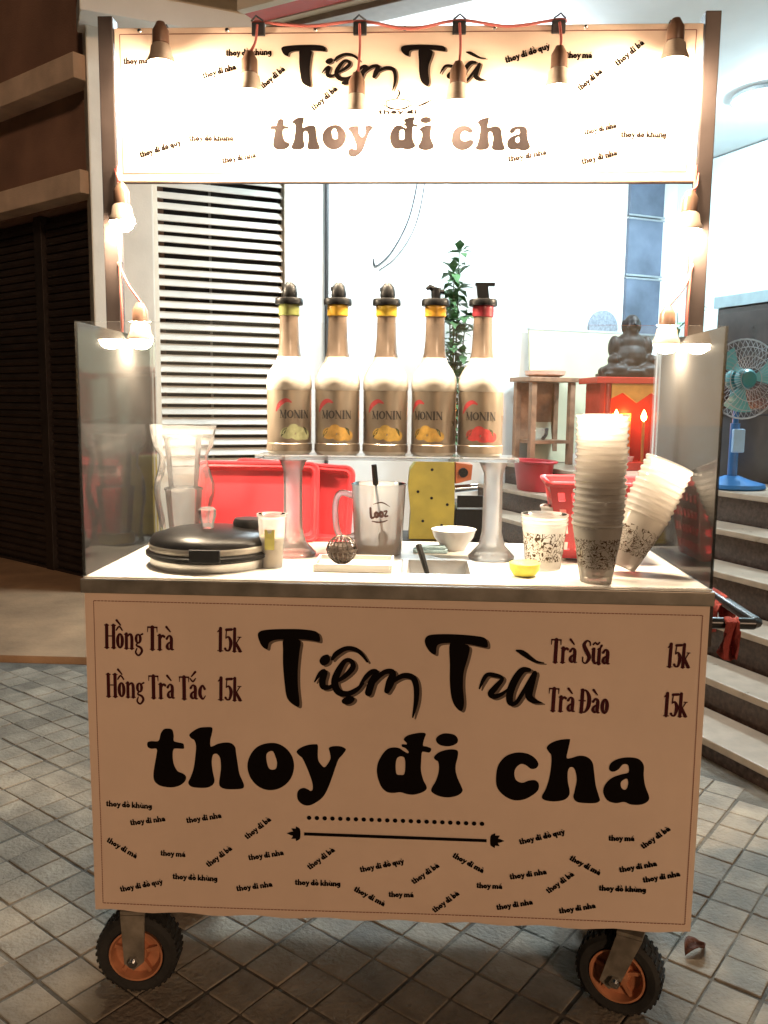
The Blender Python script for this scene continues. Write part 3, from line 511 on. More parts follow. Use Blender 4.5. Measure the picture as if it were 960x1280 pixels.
for r, zz in ((.06, .095), (.12, .09), (.17, .07), (.213, .03), (.06, -.035)):
    gd.tube([T @ Vector((r*math.cos(2*math.pi*k/36), r*math.sin(2*math.pi*k/36), zz)) for k in range(36)], .0022 if r < .2 else .005, 5, closed=True)
obj('guard', gd, gm, fn)
# drum and cabinet
tag(obj('round_bin', MB().lathe([(0, 0), (.22, 0), (.235, .02), (.26, .40), (.275, .41), (.275, .44), (.255, .44), (.23, .03), (0, .02)], 32), pm('dark grey plastic', (.06, .062, .068), .45), None, (2.02, 3.72, .826)), 'dark grey round bin behind the blue fan', 'bin')
cbm = pm('black brown cabinet', (.03, .022, .02), .25, var=.3); cbt = thing('display_cabinet', 'dark cabinet with glass top against the pale porch wall', 'cabinet', tuple(house_pt(2.44, 1.75, .826)), TH)
obj('case', MB().box(-.28, .28, -.62, .62, 0, 1.12, bev=.008), cbm, cbt)
obj('glass_top', MB().box(-.30, .30, -.64, .64, 1.1205, 1.20, bev=.004), pm('blue grey glass', (.28, .38, .42), .08, var=.1), cbt)
for k in range(2):
    d_ = obj('door', MB().box(-.298, -.2805, -.60+k*.605, -.005+k*.605, .05, 1.08, bev=.004), cbm, cbt); obj('handle', MB().box(-.315, -.2985, -.06+k*.10, -.045+k*.10, .5, .7), chrome, d_)

def leafy(name, label, cat, loc, stems, leaf, n, mat, pot_r, pot_h, potmat):
    t = thing(name, label, cat, loc)
    obj('pot', MB().lathe([(0, 0), (pot_r*.7, 0), (pot_r, pot_h*.95), (pot_r*1.08, pot_h), (pot_r*.95, pot_h), (pot_r*.9, pot_h*.9), (0, pot_h*.88)], 20), potmat, t)
    sb_ = MB(); lb = MB()
    for (dx, dy, h) in stems:
        P = catmull([(0, 0, pot_h*.85), (dx*.2, dy*.2, h*.4), (dx*.6, dy*.6, h*.75), (dx, dy, h)], False, 6); sb_.tube(P, [.010-.007*i/(len(P)-1) for i in range(len(P))], 5)
        for k in range(n):
            q = Vector(P[int(random.uniform(.3, 1)*(len(P)-1))]); a = random.uniform(0, 6.28); l = leaf*random.uniform(.7, 1.3); wd = l*.3
            M = Matrix.Translation(q) @ Matrix.Rotation(a, 4, 'Z') @ Matrix.Rotation(R(random.uniform(-55, 35)), 4, 'Y')
            lb.add([(0, 0, 0), (l*.2, 0, 0), (l*.55, wd, .1*l), (l*.6, 0, .02*l), (l*.55, -wd, .1*l), (l*1.1, 0, -.15*l)], [(0, 2, 3), (0, 3, 4), (2, 5, 3), (3, 5, 4)], True, M)
    obj('stem', sb_, pm('green brown stem', (.10, .09, .04), .7), t); f = obj('foliage', lb, mat, t); f['kind'] = 'stuff'
    return t
leafm = pm('green leaf', (.07, .14, .055), .45, var=.35, scale=20)
leafy('tall_plant', 'tall thin potted plant with small green leaves beside the steps', 'plant', (.27, 4.66, .351), [(.02, 0, 2.05), (-.05, .03, 1.75), (.08, -.02, 1.6), (-.02, -.05, 1.9)], .10, 85, leafm, .10, .22, pm('grey pot', (.3, .28, .26), .7))
leafy('small_plant', 'small leafy branch in a slim vase beside the altar', 'plant', (1.93, 4.75, .826), [(.03, -.05, 1.25), (-.06, 0, 1.12), (.06, .05, 1.05)], .10, 12, leafm, .07, .55, pm('dark vase', (.05, .05, .06), .2))

# --- yellow machine on a black stand between cart and steps
ym = thing('yellow_machine', 'yellow metal machine with orange bracket and black knob on a dark stand', 'machine', (.115, 2.5, 0), R(2))
yel = pm('worn yellow paint', (.55, .46, .075), .5, var=.2, scale=9); org = pm('orange paint', (.62, .16, .05), .45)
for sx in (-.13, .24):
    for sy in (-.12, .16): obj('leg', MB().box(sx-.016, sx+.016, sy-.016, sy+.016, 0, .60), blackm, ym)
obj('stand_top', MB().box(-.16, .27, -.15, .19, .6005, .632, bev=.003), blackm, ym)
body = obj('housing', MB().prism([(-.125, .633), (.085, .633), (.09, .80), (.085, 1.0), (-.09, 1.01), (-.125, .96), (-.132, .88), (-.118, .76)], -.09, .10), yel, ym)
for (bx_, bz_) in ((-.02, .965), (-.085, .86), (.055, .80), (-.06, .72), (.03, .70), (-.02, .83)): obj('bolt', MB().cyl(.007, 0, .006, 8, Matrix.Translation((bx_, -.0905, bz_)) @ Matrix.Rotation(R(90), 4, 'X')), blackm, body)
obj('bracket', MB().prism([(.0915, .90), (.165, .92), (.17, .99), (.0915, 1.0)], -.10, .06), org, ym)
obj('knob', MB().cyl(.022, 0, .03, 16, Matrix.Translation((.125, -.1005, .955)) @ Matrix.Rotation(R(90), 4, 'X')), blackm, ym)
obj('roller', MB().tube([(.0915, -.06, .872), (.20, -.06, .882)], .018, 14), chrome, ym)
obj('motor_box', MB().box(.0915, .25, -.10, .12, .633, .78, bev=.006).box(.10, .24, -.11, -.1005, .79, .845), blackm, ym)
obj('chrome_plate', MB().box(.10, .25, -.12, .1, .782, .789), chrome, ym)

# ================================================================== the tea cart
ct = thing('tea_cart', 'peach printed tea cart on wheels with a lit sign board above', 'cart')
paper = pm('peach printed sheet', (.74, .555, .43), .5, var=.05, scale=2.2, bump=.06, bscale=9, stain=.07)
steel = pm('brushed steel', (.62, .60, .57), .32, metal=.9, var=.1, scale=30)
edge = pm('dull steel edge', (.26, .235, .20), .45, metal=.6, var=.25, scale=20)
post_m = pm('dark brown steel', (.045, .032, .028), .45, metal=.4, var=.25)
ink = pm('black brown ink', (.0055, .0035, .003), .8, var=.1, spec=.05); maroon = pm('maroon ink', (.055, .010, .012), .8, var=.1, spec=.1)
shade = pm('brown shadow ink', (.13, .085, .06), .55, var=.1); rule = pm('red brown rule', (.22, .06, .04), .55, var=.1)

# front panel as a slightly wavy sheet with real thickness
fp = MB(); nx, nz = 40, 24
def wav(x, z): return .0016*math.sin(x*7+z*3)+.001*math.sin(z*13-x*4)
g = [(-.6+1.2*i/nx, wav(-.6+1.2*i/nx, z), z) for k in range(nz+1) for i in range(nx+1) for z in (.237+.0025*math.sin(i*1.3)*(k == 0)+(.662*k/nz),)]
gb = [(x, .016, z) for x, y, z in g]; n_ = len(g)
fc = [(k*(nx+1)+i, k*(nx+1)+i+1, (k+1)*(nx+1)+i+1, (k+1)*(nx+1)+i) for k in range(nz) for i in range(nx)]
rimi = [i for i in range(nx+1)]+[(k+1)*(nx+1)-1 for k in range(1, nz+1)]+[nz*(nx+1)+i for i in range(nx-1, -1, -1)]+[k*(nx+1) for k in range(nz-1, 0, -1)]
fp.add(g+gb, fc+[tuple(i+n_ for i in q[::-1]) for q in fc]+[(rimi[j], rimi[(j+1) % len(rimi)], rimi[(j+1) % len(rimi)]+n_, rimi[j]+n_) for j in range(len(rimi))], True)
front = obj('front_panel', fp, paper, ct)
mm = lambda x, z, k: (x/1000, wav(x/1000, z/1000)-.0011-(.000012*k), z/1000)
def ink_on(fn): return Ink(fn)
# title: brush lettering with a soft brown drop shadow
def title(fn, parent, T, ws):
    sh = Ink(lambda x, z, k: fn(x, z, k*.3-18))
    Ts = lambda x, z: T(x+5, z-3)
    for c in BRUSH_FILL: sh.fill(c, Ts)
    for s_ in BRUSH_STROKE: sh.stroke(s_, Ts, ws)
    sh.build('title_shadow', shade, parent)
    a = Ink(lambda x, z, k: fn(x, z, k+6))
    for c in BRUSH_FILL: a.fill(c, T)
    for s_ in BRUSH_STROKE: a.stroke(s_, T, ws)
    a.build('title_lettering', ink, parent)
def big(fn, parent, T):
    for cs in SLOGAN_FILL:
        a = Ink(fn)
        if len(cs) == 2:
            xs = [p[0] for p in cs[0]]; zs = [p[1] for p in cs[0]]; cx = sum(p[0] for p in cs[1])/len(cs[1]); cz = sum(p[1] for p in cs[1])/len(cs[1])
            if min(zs) < cz < max(zs): a.fill(cs, T)
            else: a.fill(cs[:1], T); a.fill(cs[1:], T)
        else: a.fill(cs, T)
        a.build('name_letter', ink, parent)
ID = lambda x, z: (x, z)
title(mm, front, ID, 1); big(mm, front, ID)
for t, x0, z0, x1, z1 in SLOGANS:
    a = Ink(mm); a.text(t, x0, z0, x1, z1, GROOVY, 11.5); a.build('slogan_lettering', ink, front)
for t, x0, z0, x1, z1 in MENU:
    a = Ink(mm); a.text(t, x0, z0, x1, z1, SERIF, 47); a.build('menu_lettering', maroon, front)
a = Ink(mm)
for k in range(23): a.disc(-160+343*k/22, 451, 4.6, 4.6)
a.build('dotted_line', ink, front)
a = Ink(mm); a.stroke([(-170, 417, 6.5), (193, 416, 6.5)], caps=False)
for cx, s_ in ((-178, -1), (201, 1)):
    for an, l in ((0, 26), (32, 20), (-32, 20), (62, 17), (-62, 17)):
        c_, d_ = math.cos(R(an))*s_, math.sin(R(an)); a.stroke([(cx, 417, 2), (cx+c_*l*.55, 417+d_*l*.55, 9), (cx+c_*l, 417+d_*l, 1)], k=4)
a.build('divider_ornament', ink, front)
a = Ink(mm)
B0 = [(-582, 884), (587, 881), (588, 255), (-583, 253)]
for i in range(4):
    (xa, za), (xb, zb) = B0[i], B0[(i+1) % 4]; n = 170
    for k in range(n): a.k = 0; a.stroke([(xa+(xb-xa)*(k+.08)/n, za+(zb-za)*(k+.08)/n, 1.7), (xa+(xb-xa)*(k+.86)/n, za+(zb-za)*(k+.86)/n, 1.7)], caps=False)
a.build('border_rule', rule, front)

D = .50
for s in (-1, 1): obj('side_panel', MB().box(s*.592-.008, s*.592+.008, .0165, D, .237, .8985), paper, ct)
obj('back_panel', MB().box(-.583, .583, D-.016, D, .237, .8985), pm('white board', (.7, .68, .64), .6), ct)
obj('added_shade_beam', MB().box(-.56, .56, .455, .495, .19, .2365, bev=.002), edge, ct)  # added beam, blocks porch light so the ground under the cart stays darker
obj('floor_panel', MB().box(-.583, .583, .0165, D-.017, .24, .256), edge, ct)
fr_ = MB().box(-.606, .606, -.006, .006, .9, .927, bev=.002); obj('edge_trim', fr_, edge, ct)
# worktop with the cut-out for the sunk pan
px0, px1, py0, py1 = .022, .158, .085, .245
top = MB().box(-.604, px0, .0065, D+.005, .9, .93).box(px1, .604, .0065, D+.005, .9, .93).box(px0, px1, .0065, py0, .9, .93).box(px0, px1, py1, D+.005, .9, .93)
obj('worktop', top, pm('pale steel worktop', (.70, .68, .64), .3, metal=.15, var=.06, scale=25), ct)
pn = MB(); q = .005
for (a0, a1, b0, b1, zz) in ((px0, px1, py0, py1, .9325),): pass
def ring(x0, x1, y0, y1, z): return [(x0, y0, z), (x1, y0, z), (x1, y1, z), (x0, y1, z)]
V = ring(px0-.01, px1+.01, py0-.01, py1+.01, .9315)+ring(px0+.004, px1-.004, py0+.004, py1-.004, .9325)+ring(px0+.014, px1-.014, py0+.014, py1-.014, .86)
F = [(i, (i+1) % 4, 4+(i+1) % 4, 4+i) for i in range(4)]+[(4+i, 4+(i+1) % 4, 8+(i+1) % 4, 8+i) for i in range(4)]+[(8, 9, 10, 11)]
po_ = obj('sunk_pan', pn.add(V, F), steel, ct); sld = po_.modifiers.new('t', 'SOLIDIFY'); sld.thickness = .0012
# posts, sign frame, sign board
for s in (-1, 1):
    obj('post', MB().box(s*.632-.016, s*.632+.016, .285, .317, .30, 2.075, bev=.002), post_m, ct)
    obj('post_bracket', MB().box(s*.608-.0075, s*.608+.0075, .28, .32, .78, .84), post_m, ct)
obj('sign_rail', MB().box(-.615, .615, .300, .316, 2.03, 2.055), post_m, ct); obj('sign_rail', MB().box(-.615, .615, .300, .316, 1.742, 1.765), post_m, ct)
bn = MB().box(-.614, .614, .288, .298, 1.740, 2.052, bev=.0015); ban = obj('sign_board', bn, paper, ct)
bf = lambda x, z, k: (x/1000, .2876-(.000012*k), z/1000)
def aff(s0, s1, d0, d1): return lambda x, z: (d0[0]+(x-s0[0])*(d1[0]-d0[0])/(s1[0]-s0[0]), d0[1]+(z-s0[1])*(d1[1]-d0[1])/(s1[1]-s0[1]))
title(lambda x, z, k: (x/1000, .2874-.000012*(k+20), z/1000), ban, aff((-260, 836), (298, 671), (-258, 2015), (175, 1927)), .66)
big(bf, ban, aff((-479, 632), (502, 500), (-281, 1870), (267, 1802)))
for t, x0, z0, x1, z1 in BANNER_SLOGANS:
    a = Ink(bf); a.text(t, x0, z0, x1, z1, GROOVY, 12.5); a.build('slogan_lettering', ink, ban)
a = Ink(bf); a.stroke([(-45, 1896, 2), (-11, 1886, 3), (22, 1896, 2)]); a.stroke([(-36, 1902, 2), (-30, 1888, 2), (6, 1888, 2), (13, 1902, 2)]); a.stroke([(-36, 1903, 2), (-11, 1907, 2), (13, 1903, 2)]); a.stroke([(-14, 1908, 2), (-8, 1918, 4), (-12, 1926, 1)])
a.text('thoy đi', -52, 1878, 30, 1878, GROOVY, 7); a.stroke([(24, 1890, 1), (44, 1897, 5), (62, 1906, 1)]); a.build('cup_emblem', ink, ban)
a = Ink(bf); a.stroke([(-65, 1776, 2.6), (80, 1776, 2.6)], caps=False)
for (xa, za, xb, zb) in ((-602, 2039, 600, 2039), (600, 2039, 594, 1760), (594, 1760, -602, 1757), (-602, 1757, -602, 2039)): a.stroke([(xa, za, 1.8), (xb, zb, 1.8)], caps=False)
a.build('border_rule', rule, ban)
for k in range(7): obj('rivet', MB().lathe([(0, -.0035), (.003, -.003), (.005, 0)], 10, Matrix.Translation((-.56+.187*k, .2877, 2.046)) @ Matrix.Rotation(R(-90), 4, 'X')), chrome, ban)
# clear guard panes
acry = clear('clear acrylic', (.992, .994, .992), .007, (.85, .83, .8), 1.49, .03)
obj('guard_pane', MB().box(-.602, .602, .0, .004, .932, 1.4175), acry, ct)
acry2 = clear('glare hazed acrylic', (.985, .985, .985), .045, (.9, .87, .84), 1.28, .05)  # side panes: whitish glare put into the material as milky haze
for s in (-1, 1): obj('guard_pane', MB().box(s*.600-.002, s*.600+.002, .0045, .475, .932, 1.4175), acry2, ct)
# casters
rub = pm('black rubber', (.024, .022, .019), .8, var=.5, bump=.3, bscale=70); rimm = pm('orange rim', (.50, .20, .095), .6, var=.3, scale=25, stain=.3); forkm = pm('grey fork steel', (.25, .215, .17), .6, metal=.4, var=.35, scale=30)
def caster(loc, yaw, lean):
    # axle along local y, wheel centre at z=.088
    fk = MB(); fk.box(-.05, .05, -.05, .05, .228, .236).cyl(.03, .2005, .2275, 18)
    fk.box(-.026, .026, -.046, .046, .192, .20)
    for s in (-1, 1): fk.prism([(-.026, .191), (.026, .191), (.022+lean*.3, .085), (lean*.3, .066), (-.02+lean*.3, .08)], s*.044-.0025, s*.044+.0025)
    c = obj('caster_wheel', fk, forkm, ct, loc, (0, 0, yaw)); W = Matrix.Translation((lean*.2, 0, .088)) @ Matrix.Rotation(R(90), 4, 'X')
    ty = MB(); ty.lathe([(.056, -.02), (.062, -.030), (.078, -.031), (.086, -.024), (.088, -.008), (.088, .008), (.086, .024), (.078, .031), (.062, .030), (.056, .02)], 40, W)
    for k in range(36):
        for s in (-1, 1):
            M = W @ Matrix.Rotation(2*math.pi*(k+.25*s)/36, 4, 'Z'); ty.box(.0835, .0893, -.003, .003, s*.013-.012, s*.013+.011, M=M)
    obj('tyre', ty, rub, c)
    rm_ = MB(); rm_.lathe([(.0555, -.021), (.058, -.031), (.054, -.031), (.047, -.014), (.026, -.010), (.022, -.026), (.010, -.028), (.010, .028), (.022, .026), (.026, .010), (.047, .014), (.054, .031), (.058, .031), (.0555, .021)], 36, W)
    for k in range(5): rm_.box(.022, .05, -.004, .004, -.022, .022, M=W @ Matrix.Rotation(2*math.pi*k/5+.3, 4, 'Z'))
    obj('rim', rm_, rimm, c)
    obj('axle_bolt', MB().cyl(.007, -.062, .062, 10, W).cyl(.012, .047, .056, 6, W).cyl(.012, -.056, -.047, 6, W), chrome, c)
caster((-.545, .10, 0), R(2), 0); caster((.512, .085, 0), R(-24), -.12)
caster((-.52, .42, 0), R(15), .08); caster((.52, .42, 0), R(-6), .05)
# push handle
hb = MB(); hb.tube([(.601, .02, .862), (.69, .02, .862), (.70, .03, .862), (.70, .29, .862), (.69, .30, .862), (.601, .30, .862)], .011, 10)
obj('push_handle', hb, pm('black steel tube', (.03, .03, .032), .3, metal=.5), ct)
obj('handle_plate', MB().box(.6005, .6065, 0.002, .05, .82, .90).box(.6005, .6065, .28, .32, .82, .90), post_m, ct)

# ================================================================== bulbs
bulbm = glow('warm bulb glow', (1, .80, .56), BULB)
wirem = pm('red flex', (.45, .12, .10), .5); sockm = pm('brown bakelite', (.16, .09, .06), .35, var=.2); basem = pm('pale bulb base', (.42, .33, .26), .5); clipm = pm('black clip', (.015, .015, .017), .4)
BG = 'warm bulbs strung on the cart'
def bulb(x, y, zs, hook, label, r=.03, clip=False):
    """zs: height of the socket centre; hook: point the flex hangs from"""
    t = thing('hanging_bulb', label, 'light bulb', (x, y, zs), group=BG)
    hx, hy, hz_ = (hook[0]-x, hook[1]-y, hook[2]-zs)
    obj('flex', MB().tube(catmull([(hx, hy, hz_), (hx*.6+.003, hy*.6-.002, hz_*.6), (0.002, 0, .03), (0, 0, .02)], False, 6), .0028, 6), wirem, t)
    obj('socket', MB().lathe([(0, .03), (.008, .03), (.012, .022), (.0165, .014), (.017, -.012), (0, -.012)], 18), sockm, t)
    obj('bulb_base', MB().lathe([(.0, -.0125), (.016, -.0125), (.0205, -.018), (.023, -.034), (r, -.0415), (r, -.050), (r*.95, -.050), (r*.94, -.0445), (0, -.0445)], 20), basem, t)
    obj('bulb', MB().lathe([(r*.90, -.045), (r*.88, -.052), (r*.74, -.061), (r*.45, -.067), (0, -.069)], 20), bulbm, t)
    if clip: obj('clip', MB().box(hx-.014, hx+.014, .2795-y, .287-y, hz_-.016, hz_+.010, bev=.002).tube([(hx-.012, hy, hz_+.008), (hx, hy-.014, hz_+.012), (hx+.012, hy, hz_+.008)], .0022, 5), clipm, t)
    else: obj('hook', MB().tube([(hx, hy, hz_-.004), (hx, hy+.012, hz_+.006), (hx, hy+.03, hz_+.004)], .0025, 5), clipm, t)
    return t
HY = .270
for x, z, hx, lab, cl_ in ((-.494, 2.005, -.50, 'lit bulb on a short flex at the sign corner nearest the roller shutter', False), (-.312, 1.947, -.305, 'lit bulb hanging just before the first T of the sign title', True),
                     (-.093, 1.905, -.092, 'lit bulb hanging over the ê of the sign title', True), (.112, 1.925, .114, 'lit bulb hanging over the r of the second title word', True),
                     (.313, 1.953, .318, 'lit bulb hanging after the title between two small slogans', True), (.54, 2.003, .545, 'lit bulb on a short flex at the sign corner nearest the porch', False)):
    bulb(x, .222, z, (hx, HY, 2.048), lab, .0275, cl_)
bulb(-.598, .262, 1.70, (-.617, .281, 1.765), 'lit bulb beside the post next to the roller shutter, under the sign', .0275)
bulb(-.565, .265, 1.452, (-.617, .281, 1.57), 'lit bulb low beside the shutter side post, inside the clear guard', .0275)
bulb(.598, .262, 1.685, (.617, .281, 1.755), 'lit bulb beside the post next to the porch, under the sign', .0275)
bulb(.565, .265, 1.452, (.617, .281, 1.57), 'lit bulb low beside the porch side post, inside the clear guard', .0275)
# supply flex
P = [(-.60, .275, 2.05)]
xs = [-.5, -.305, -.092, .114, .318, .545]
pts = [(-.318, .292, 2.0585), (-.305, .285, 2.060)]
for k in range(1, 4): pts += [((xs[k]+xs[k+1])/2, .283, 2.057+random.uniform(-.016, -.004)), (xs[k+1], .285, 2.060)]
pts += [(.335, .292, 2.0585)]
tag(obj('supply_flex', MB().tube(catmull(pts, False, 6), .003, 6), wirem), 'thin red supply flex running along the top of the sign', 'cable')
for s, lab in ((-1, 'red flex running down the post next to the roller shutter'), (1, 'red flex running down the post next to the porch')):
    tag(obj('post_flex', MB().tube(catmull([(s*.612, .279, 1.77), (s*.608, .272, 1.66), (s*.611, .277, 1.55), (s*.607, .27, 1.45), (s*.612, .277, 1.30), (s*.61, .279, 1.1), (s*.612, .279, .95)], False, 6), .003, 6), wirem), lab, 'cable')

# ================================================================== things on the worktop
ZT = .9305
# --- syrup shelf and bottles
shf = thing('bottle_shelf', 'clear plastic shelf on two round feet carrying syrup bottles', 'shelf', (-.025, .285, ZT))
cl2 = clear('milky clear plastic', (.99, .99, .99), .6, (1, .98, .95), 1.4, .08, None, .85)
obj('plate', MB().box(-.285, .285, -.055, .055, .218, .228, bev=.003), clear('clear shelf plastic', haze=.25), shf)
for x in (-.21, .235): obj('foot', MB().lathe([(0, 0), (.05, 0), (.052, .006), (.03, .03), (.022, .06), (.021, .19), (.03, .212), (.035, .2175), (0, .2175)], 24, Matrix.Translation((x, 0, 0))), cl2, shf)
bodym = pm('milky bottle plastic', (.66, .61, .54), .28, var=.05); capm = blackm
FR = [('pear syrup bottle at the shutter end of the shelf, green neck ring', (.22, .24, .07), (.50, .52, .28), -.41, 'soft'),
      ('syrup bottle beside the green ringed one, yellow ring and mango print', (.70, .42, .05), (.62, .36, .08), -.04, 'up'),
      ('middle syrup bottle of five on the shelf, yellow ring', (.72, .50, .06), (.66, .42, .09), -.10, 'up'),
      ('syrup bottle between middle and red ringed ones, orange ring', (.75, .40, .05), (.64, .38, .08), .32, 'spout'),
      ('syrup bottle with dark red neck ring and red berry print', (.22, .02, .03), (.52, .04, .04), .05, 'spout2')]
bprof = [(0, 0), (.044, 0), (.0485, .004), (.0495, .01), (.0495, .022), (.0480, .024), (.0480, .140), (.0495, .142), (.0495, .158), (.047, .172), (.040, .186), (.029, .202), (.0225, .222), (.0205, .25), (.0195, .29), (.0195, .298), (0, .298)]
lprof = [(.0505, .008), (.0500, .0235), (.0486, .025), (.0487, .026), (.0487, .139), (.0484, .139)]
labm = pm('greige label', (.40, .325, .25), .3, metal=.55, var=.14, scale=14); lred = pm('red label print', (.42, .03, .04), .5); lblk = pm('black label print', (.02, .016, .016), .5); ltan = pm('tan label print', (.24, .17, .11), .5)
bm_mesh = MB().lathe(bprof, 36).mesh('body'); bm_mesh.materials.append(bodym); lm_mesh = MB().lathe(lprof, 36).mesh('label'); lm_mesh.materials.append(labm)
for k, (x, (lab, rc, fc_, turn, pump)) in enumerate(zip((-.242, -.136, -.030, .076, .178), FR)):
    b = thing('syrup_bottle', lab, 'bottle', (x, .285+random.uniform(-.003, .003), ZT+.2285), random.gauss(0, .01), group='syrup bottles on the clear shelf')
    link('body', bm_mesh, bodym, b); lb_ = link('label', lm_mesh, labm, b, (0, 0, 0), (0, 0, -turn+R(90)*0))
    rr = .0488
    cy = lambda x_, z_, k_: ((rr+.00003*k_)*math.sin(x_/48.7), -(rr+.00003*k_)*math.cos(x_/48.7), z_/1000)
    a = Ink(cy); a.text('MONIN', -33, 79, 34, 79, SERIF, 17); a.build('brand_lettering', lblk, lb_)
    a = Ink(cy); a.stroke([(-42, 94, 3), (-34, 108, 9), (-20, 117, 9), (-8, 113, 3)], k=5); a.build('ribbon_print', lred, lb_)
    a = Ink(cy); a.stroke([(-10, 98, 1.6), (18, 98, 1.6)], caps=False); a.stroke([(-18, 70, 1.2), (24, 70, 1.2)], caps=False); a.build('small_print', ltan, lb_)
    a = Ink(cy); fm = pm('fruit print %d' % k, fc_, .5, var=.3, scale=60)
    for (fx, fz, fr) in ((-16, 47, 16), (8, 46, 19), (25, 43, 14), (-3, 57, 12)): a.disc(fx, fz, fr, fr*.8, 16)
    a.build('fruit_print', fm, lb_)
    a = Ink(cy); a.stroke([(-30, 40, 2), (-24, 50, 7), (-18, 58, 1)], k=4); a.stroke([(30, 44, 2), (26, 54, 6), (20, 60, 1)], k=4); a.build('leaf_print', pm('leaf print', (.05, .06, .02), .5), lb_)
    obj('backlit_neck_wrap', MB().lathe([(.0262, .212), (.0236, .2225), (.0213, .25), (.0202, .29), (.0202, .2975)], 28), pm('brown syrup neck', (.20, .148, .112), .25, var=.15, scale=30), b)  # no real sleeve: wrap colours in the backlit neck and syrup seen through
    obj('neck_ring', MB().lathe([(.0205, .2985), (.0225, .30), (.023, .305), (.0225, .3085), (.023, .311), (.023, .318), (.0225, .322), (0, .322)], 24), pm('ring paint %d' % k, rc, .35), b)
    cp = MB().lathe([(0, .3225), (.030, .3225), (.0305, .326), (.0305, .333), (.029, .336), (.019, .337), (0, .337)], 24)
    if pump in ('soft', 'up'):
        cp.lathe([(0, .3372), (.015, .3372), (.0165, .345), (.014, .362), (.007, .3695), (0, .37)], 18, Matrix.Translation((.002, 0, 0))); cp.box(-.015, -.002, -.006, .006, .352, .361, bev=.002)
    elif pump == 'spout':
        cp.lathe([(0, .3372), (.010, .3372), (.011, .36), (0, .362)], 14); cp.tube([(.0, 0, .356), (-.014, -.004, .362), (-.019, -.006, .357)], [.007, .006, .004], 8); cp.tube([(.004, 0, .352), (.018, 0, .353)], .005, 8)
    else:
        cp.prism([(-.012, .3372), (.012, .3372), (.009, .364), (-.016, .368), (-.014, .352)], -.011, .011); cp.box(-.018, .024, -.008, .008, .3645, .3715, bev=.0015)
    obj('pump_cap', cp, capm, b)

# --- cooking pot with black lid
pt = thing('lidded_pot', 'steel pot with wide black lid and glass knob on the worktop', 'pot', (-.392, .175, ZT))
obj('pan', MB().lathe([(0, 0), (.125, 0), (.128, .004), (.128, .018), (.122, .020), (0, .020)], 40), steel, pt)
lid = MB(); lid.lathe([(.132, .0205), (.137, .024), (.137, .03), (.129, .034), (.129, .052), (.122, .062), (.09, .072), (.04, .077), (0, .078)], 48)
lo = obj('lid', lid, pm('glossy black lid', (.0035, .003, .003), .35, var=.3, spec=.14), pt)
obj('rim_band', MB().lathe([(.1295, .0345), (.1305, .036), (.1305, .046), (.1295, .0475)], 48), edge, lo)
obj('hinge_cap', MB().lathe([(0, .0785), (.032, .0785), (.034, .09), (.03, .098), (0, .099)], 20, Matrix.Translation((.072, .035, -.006))), blackm, lo)
obj('knob', MB().lathe([(0, .079), (.012, .079), (.014, .09), (.019, .108), (.0185, .118), (.013, .123), (0, .124)], 18, Matrix.Translation((.0, -.035, 0))), clear('knob glass', (.9, .9, .9), .2), lo)
obj('clasp', MB().box(-.012, .05, -.139, -.1305, .024, .05, bev=.002), blackm, lo)
# --- cups
def cup_mesh(r0, r1, h, mat, name='cup'):
    m = MB(); m.lathe([(0, .002), (r0*.85, .002), (r0, 0), (r0+.001, .004), (r1*.985, h-.012), (r1*.985, h-.008), (r1, h-.007), (r1+.0025, h-.004), (r1+.002, h), (r1-.001, h)], 30)
    me = m.mesh(name); me.materials.append(mat); return me
pcup = clear('printed cup plastic', (.985, .98, .97), .45, (.96, .90, .82), 1.4, .12, (.03, .088, (.05, .028, .016), 62, .04))
plain = clear('plain cup plastic', (.99, .99, .98), .2, (.95, .92, .88), 1.45, .1)
nest = clear('nested cup plastic', (.985, .98, .97), .55, (1, .96, .92), 1.35, .12, None, .7)
cupA = cup_mesh(.030, .048, .118, pcup); cupN = cup_mesh(.030, .048, .118, nest)
for k in range(18): tag(link('cup', cupN if k else cupA, None, None, (.397+random.gauss(0, .0008), .058+random.gauss(0, .0008), ZT+k*.0122), (random.gauss(0, .006), random.gauss(0, .006), k*1.3)), 'clear printed plastic cup nested in the tall upright stack', 'cup', 'cups in the tall stack')
ax = Vector((.40, .05, .915)).normalized(); rq = ax.to_track_quat('Z', 'Y').to_euler()
base = Vector((.462, .14, ZT+.016))
for k in range(10):
    e = rq.copy(); p = base+ax*(.0125*k); tag(link('cup', cupN if k else cupA, None, None, tuple(p), tuple(e)), 'clear printed plastic cup nested in the stack tilting against the side pane', 'cup', 'cups in the tilting stack')
cupB = cup_mesh(.036, .047, .098, clear('doodle cup plastic', (.985, .98, .97), .4, (.97, .92, .84), 1.4, .1, (.018, .078, (.05, .03, .015), 62, .045)))
cupD = cup_mesh(.036, .047, .098, nest)
for k in range(3): tag(link('cup', cupD if k else cupB, None, None, (.312, .19, ZT+k*.0085), (0, 0, k*2.1)), 'short doodle printed cup in the small stack beside the tall stack', 'cup', 'cups in the short stack')
cupC = cup_mesh(.026, .033, .12, pm('white paper', (.78, .76, .72), .6))
tag(link('cup', cupC, None, None, (.352, .30, ZT)), 'plain white cup behind the short doodle cups', 'cup')
sc_ = thing('sample_cup', 'slim white cup with yellow green label beside the black lid', 'cup', (-.257, .14, ZT))
link('cup_wall', cup_mesh(.021, .029, .112, clear('white cup plastic', (.95, .95, .93), .62), 'cup_wall'), None, sc_)
obj('tea', MB().lathe([(0, .006), (.0195, .006), (.0245, .065), (0, .065)], 20), pm('pale tea', (.62, .42, .14), .2), sc_)
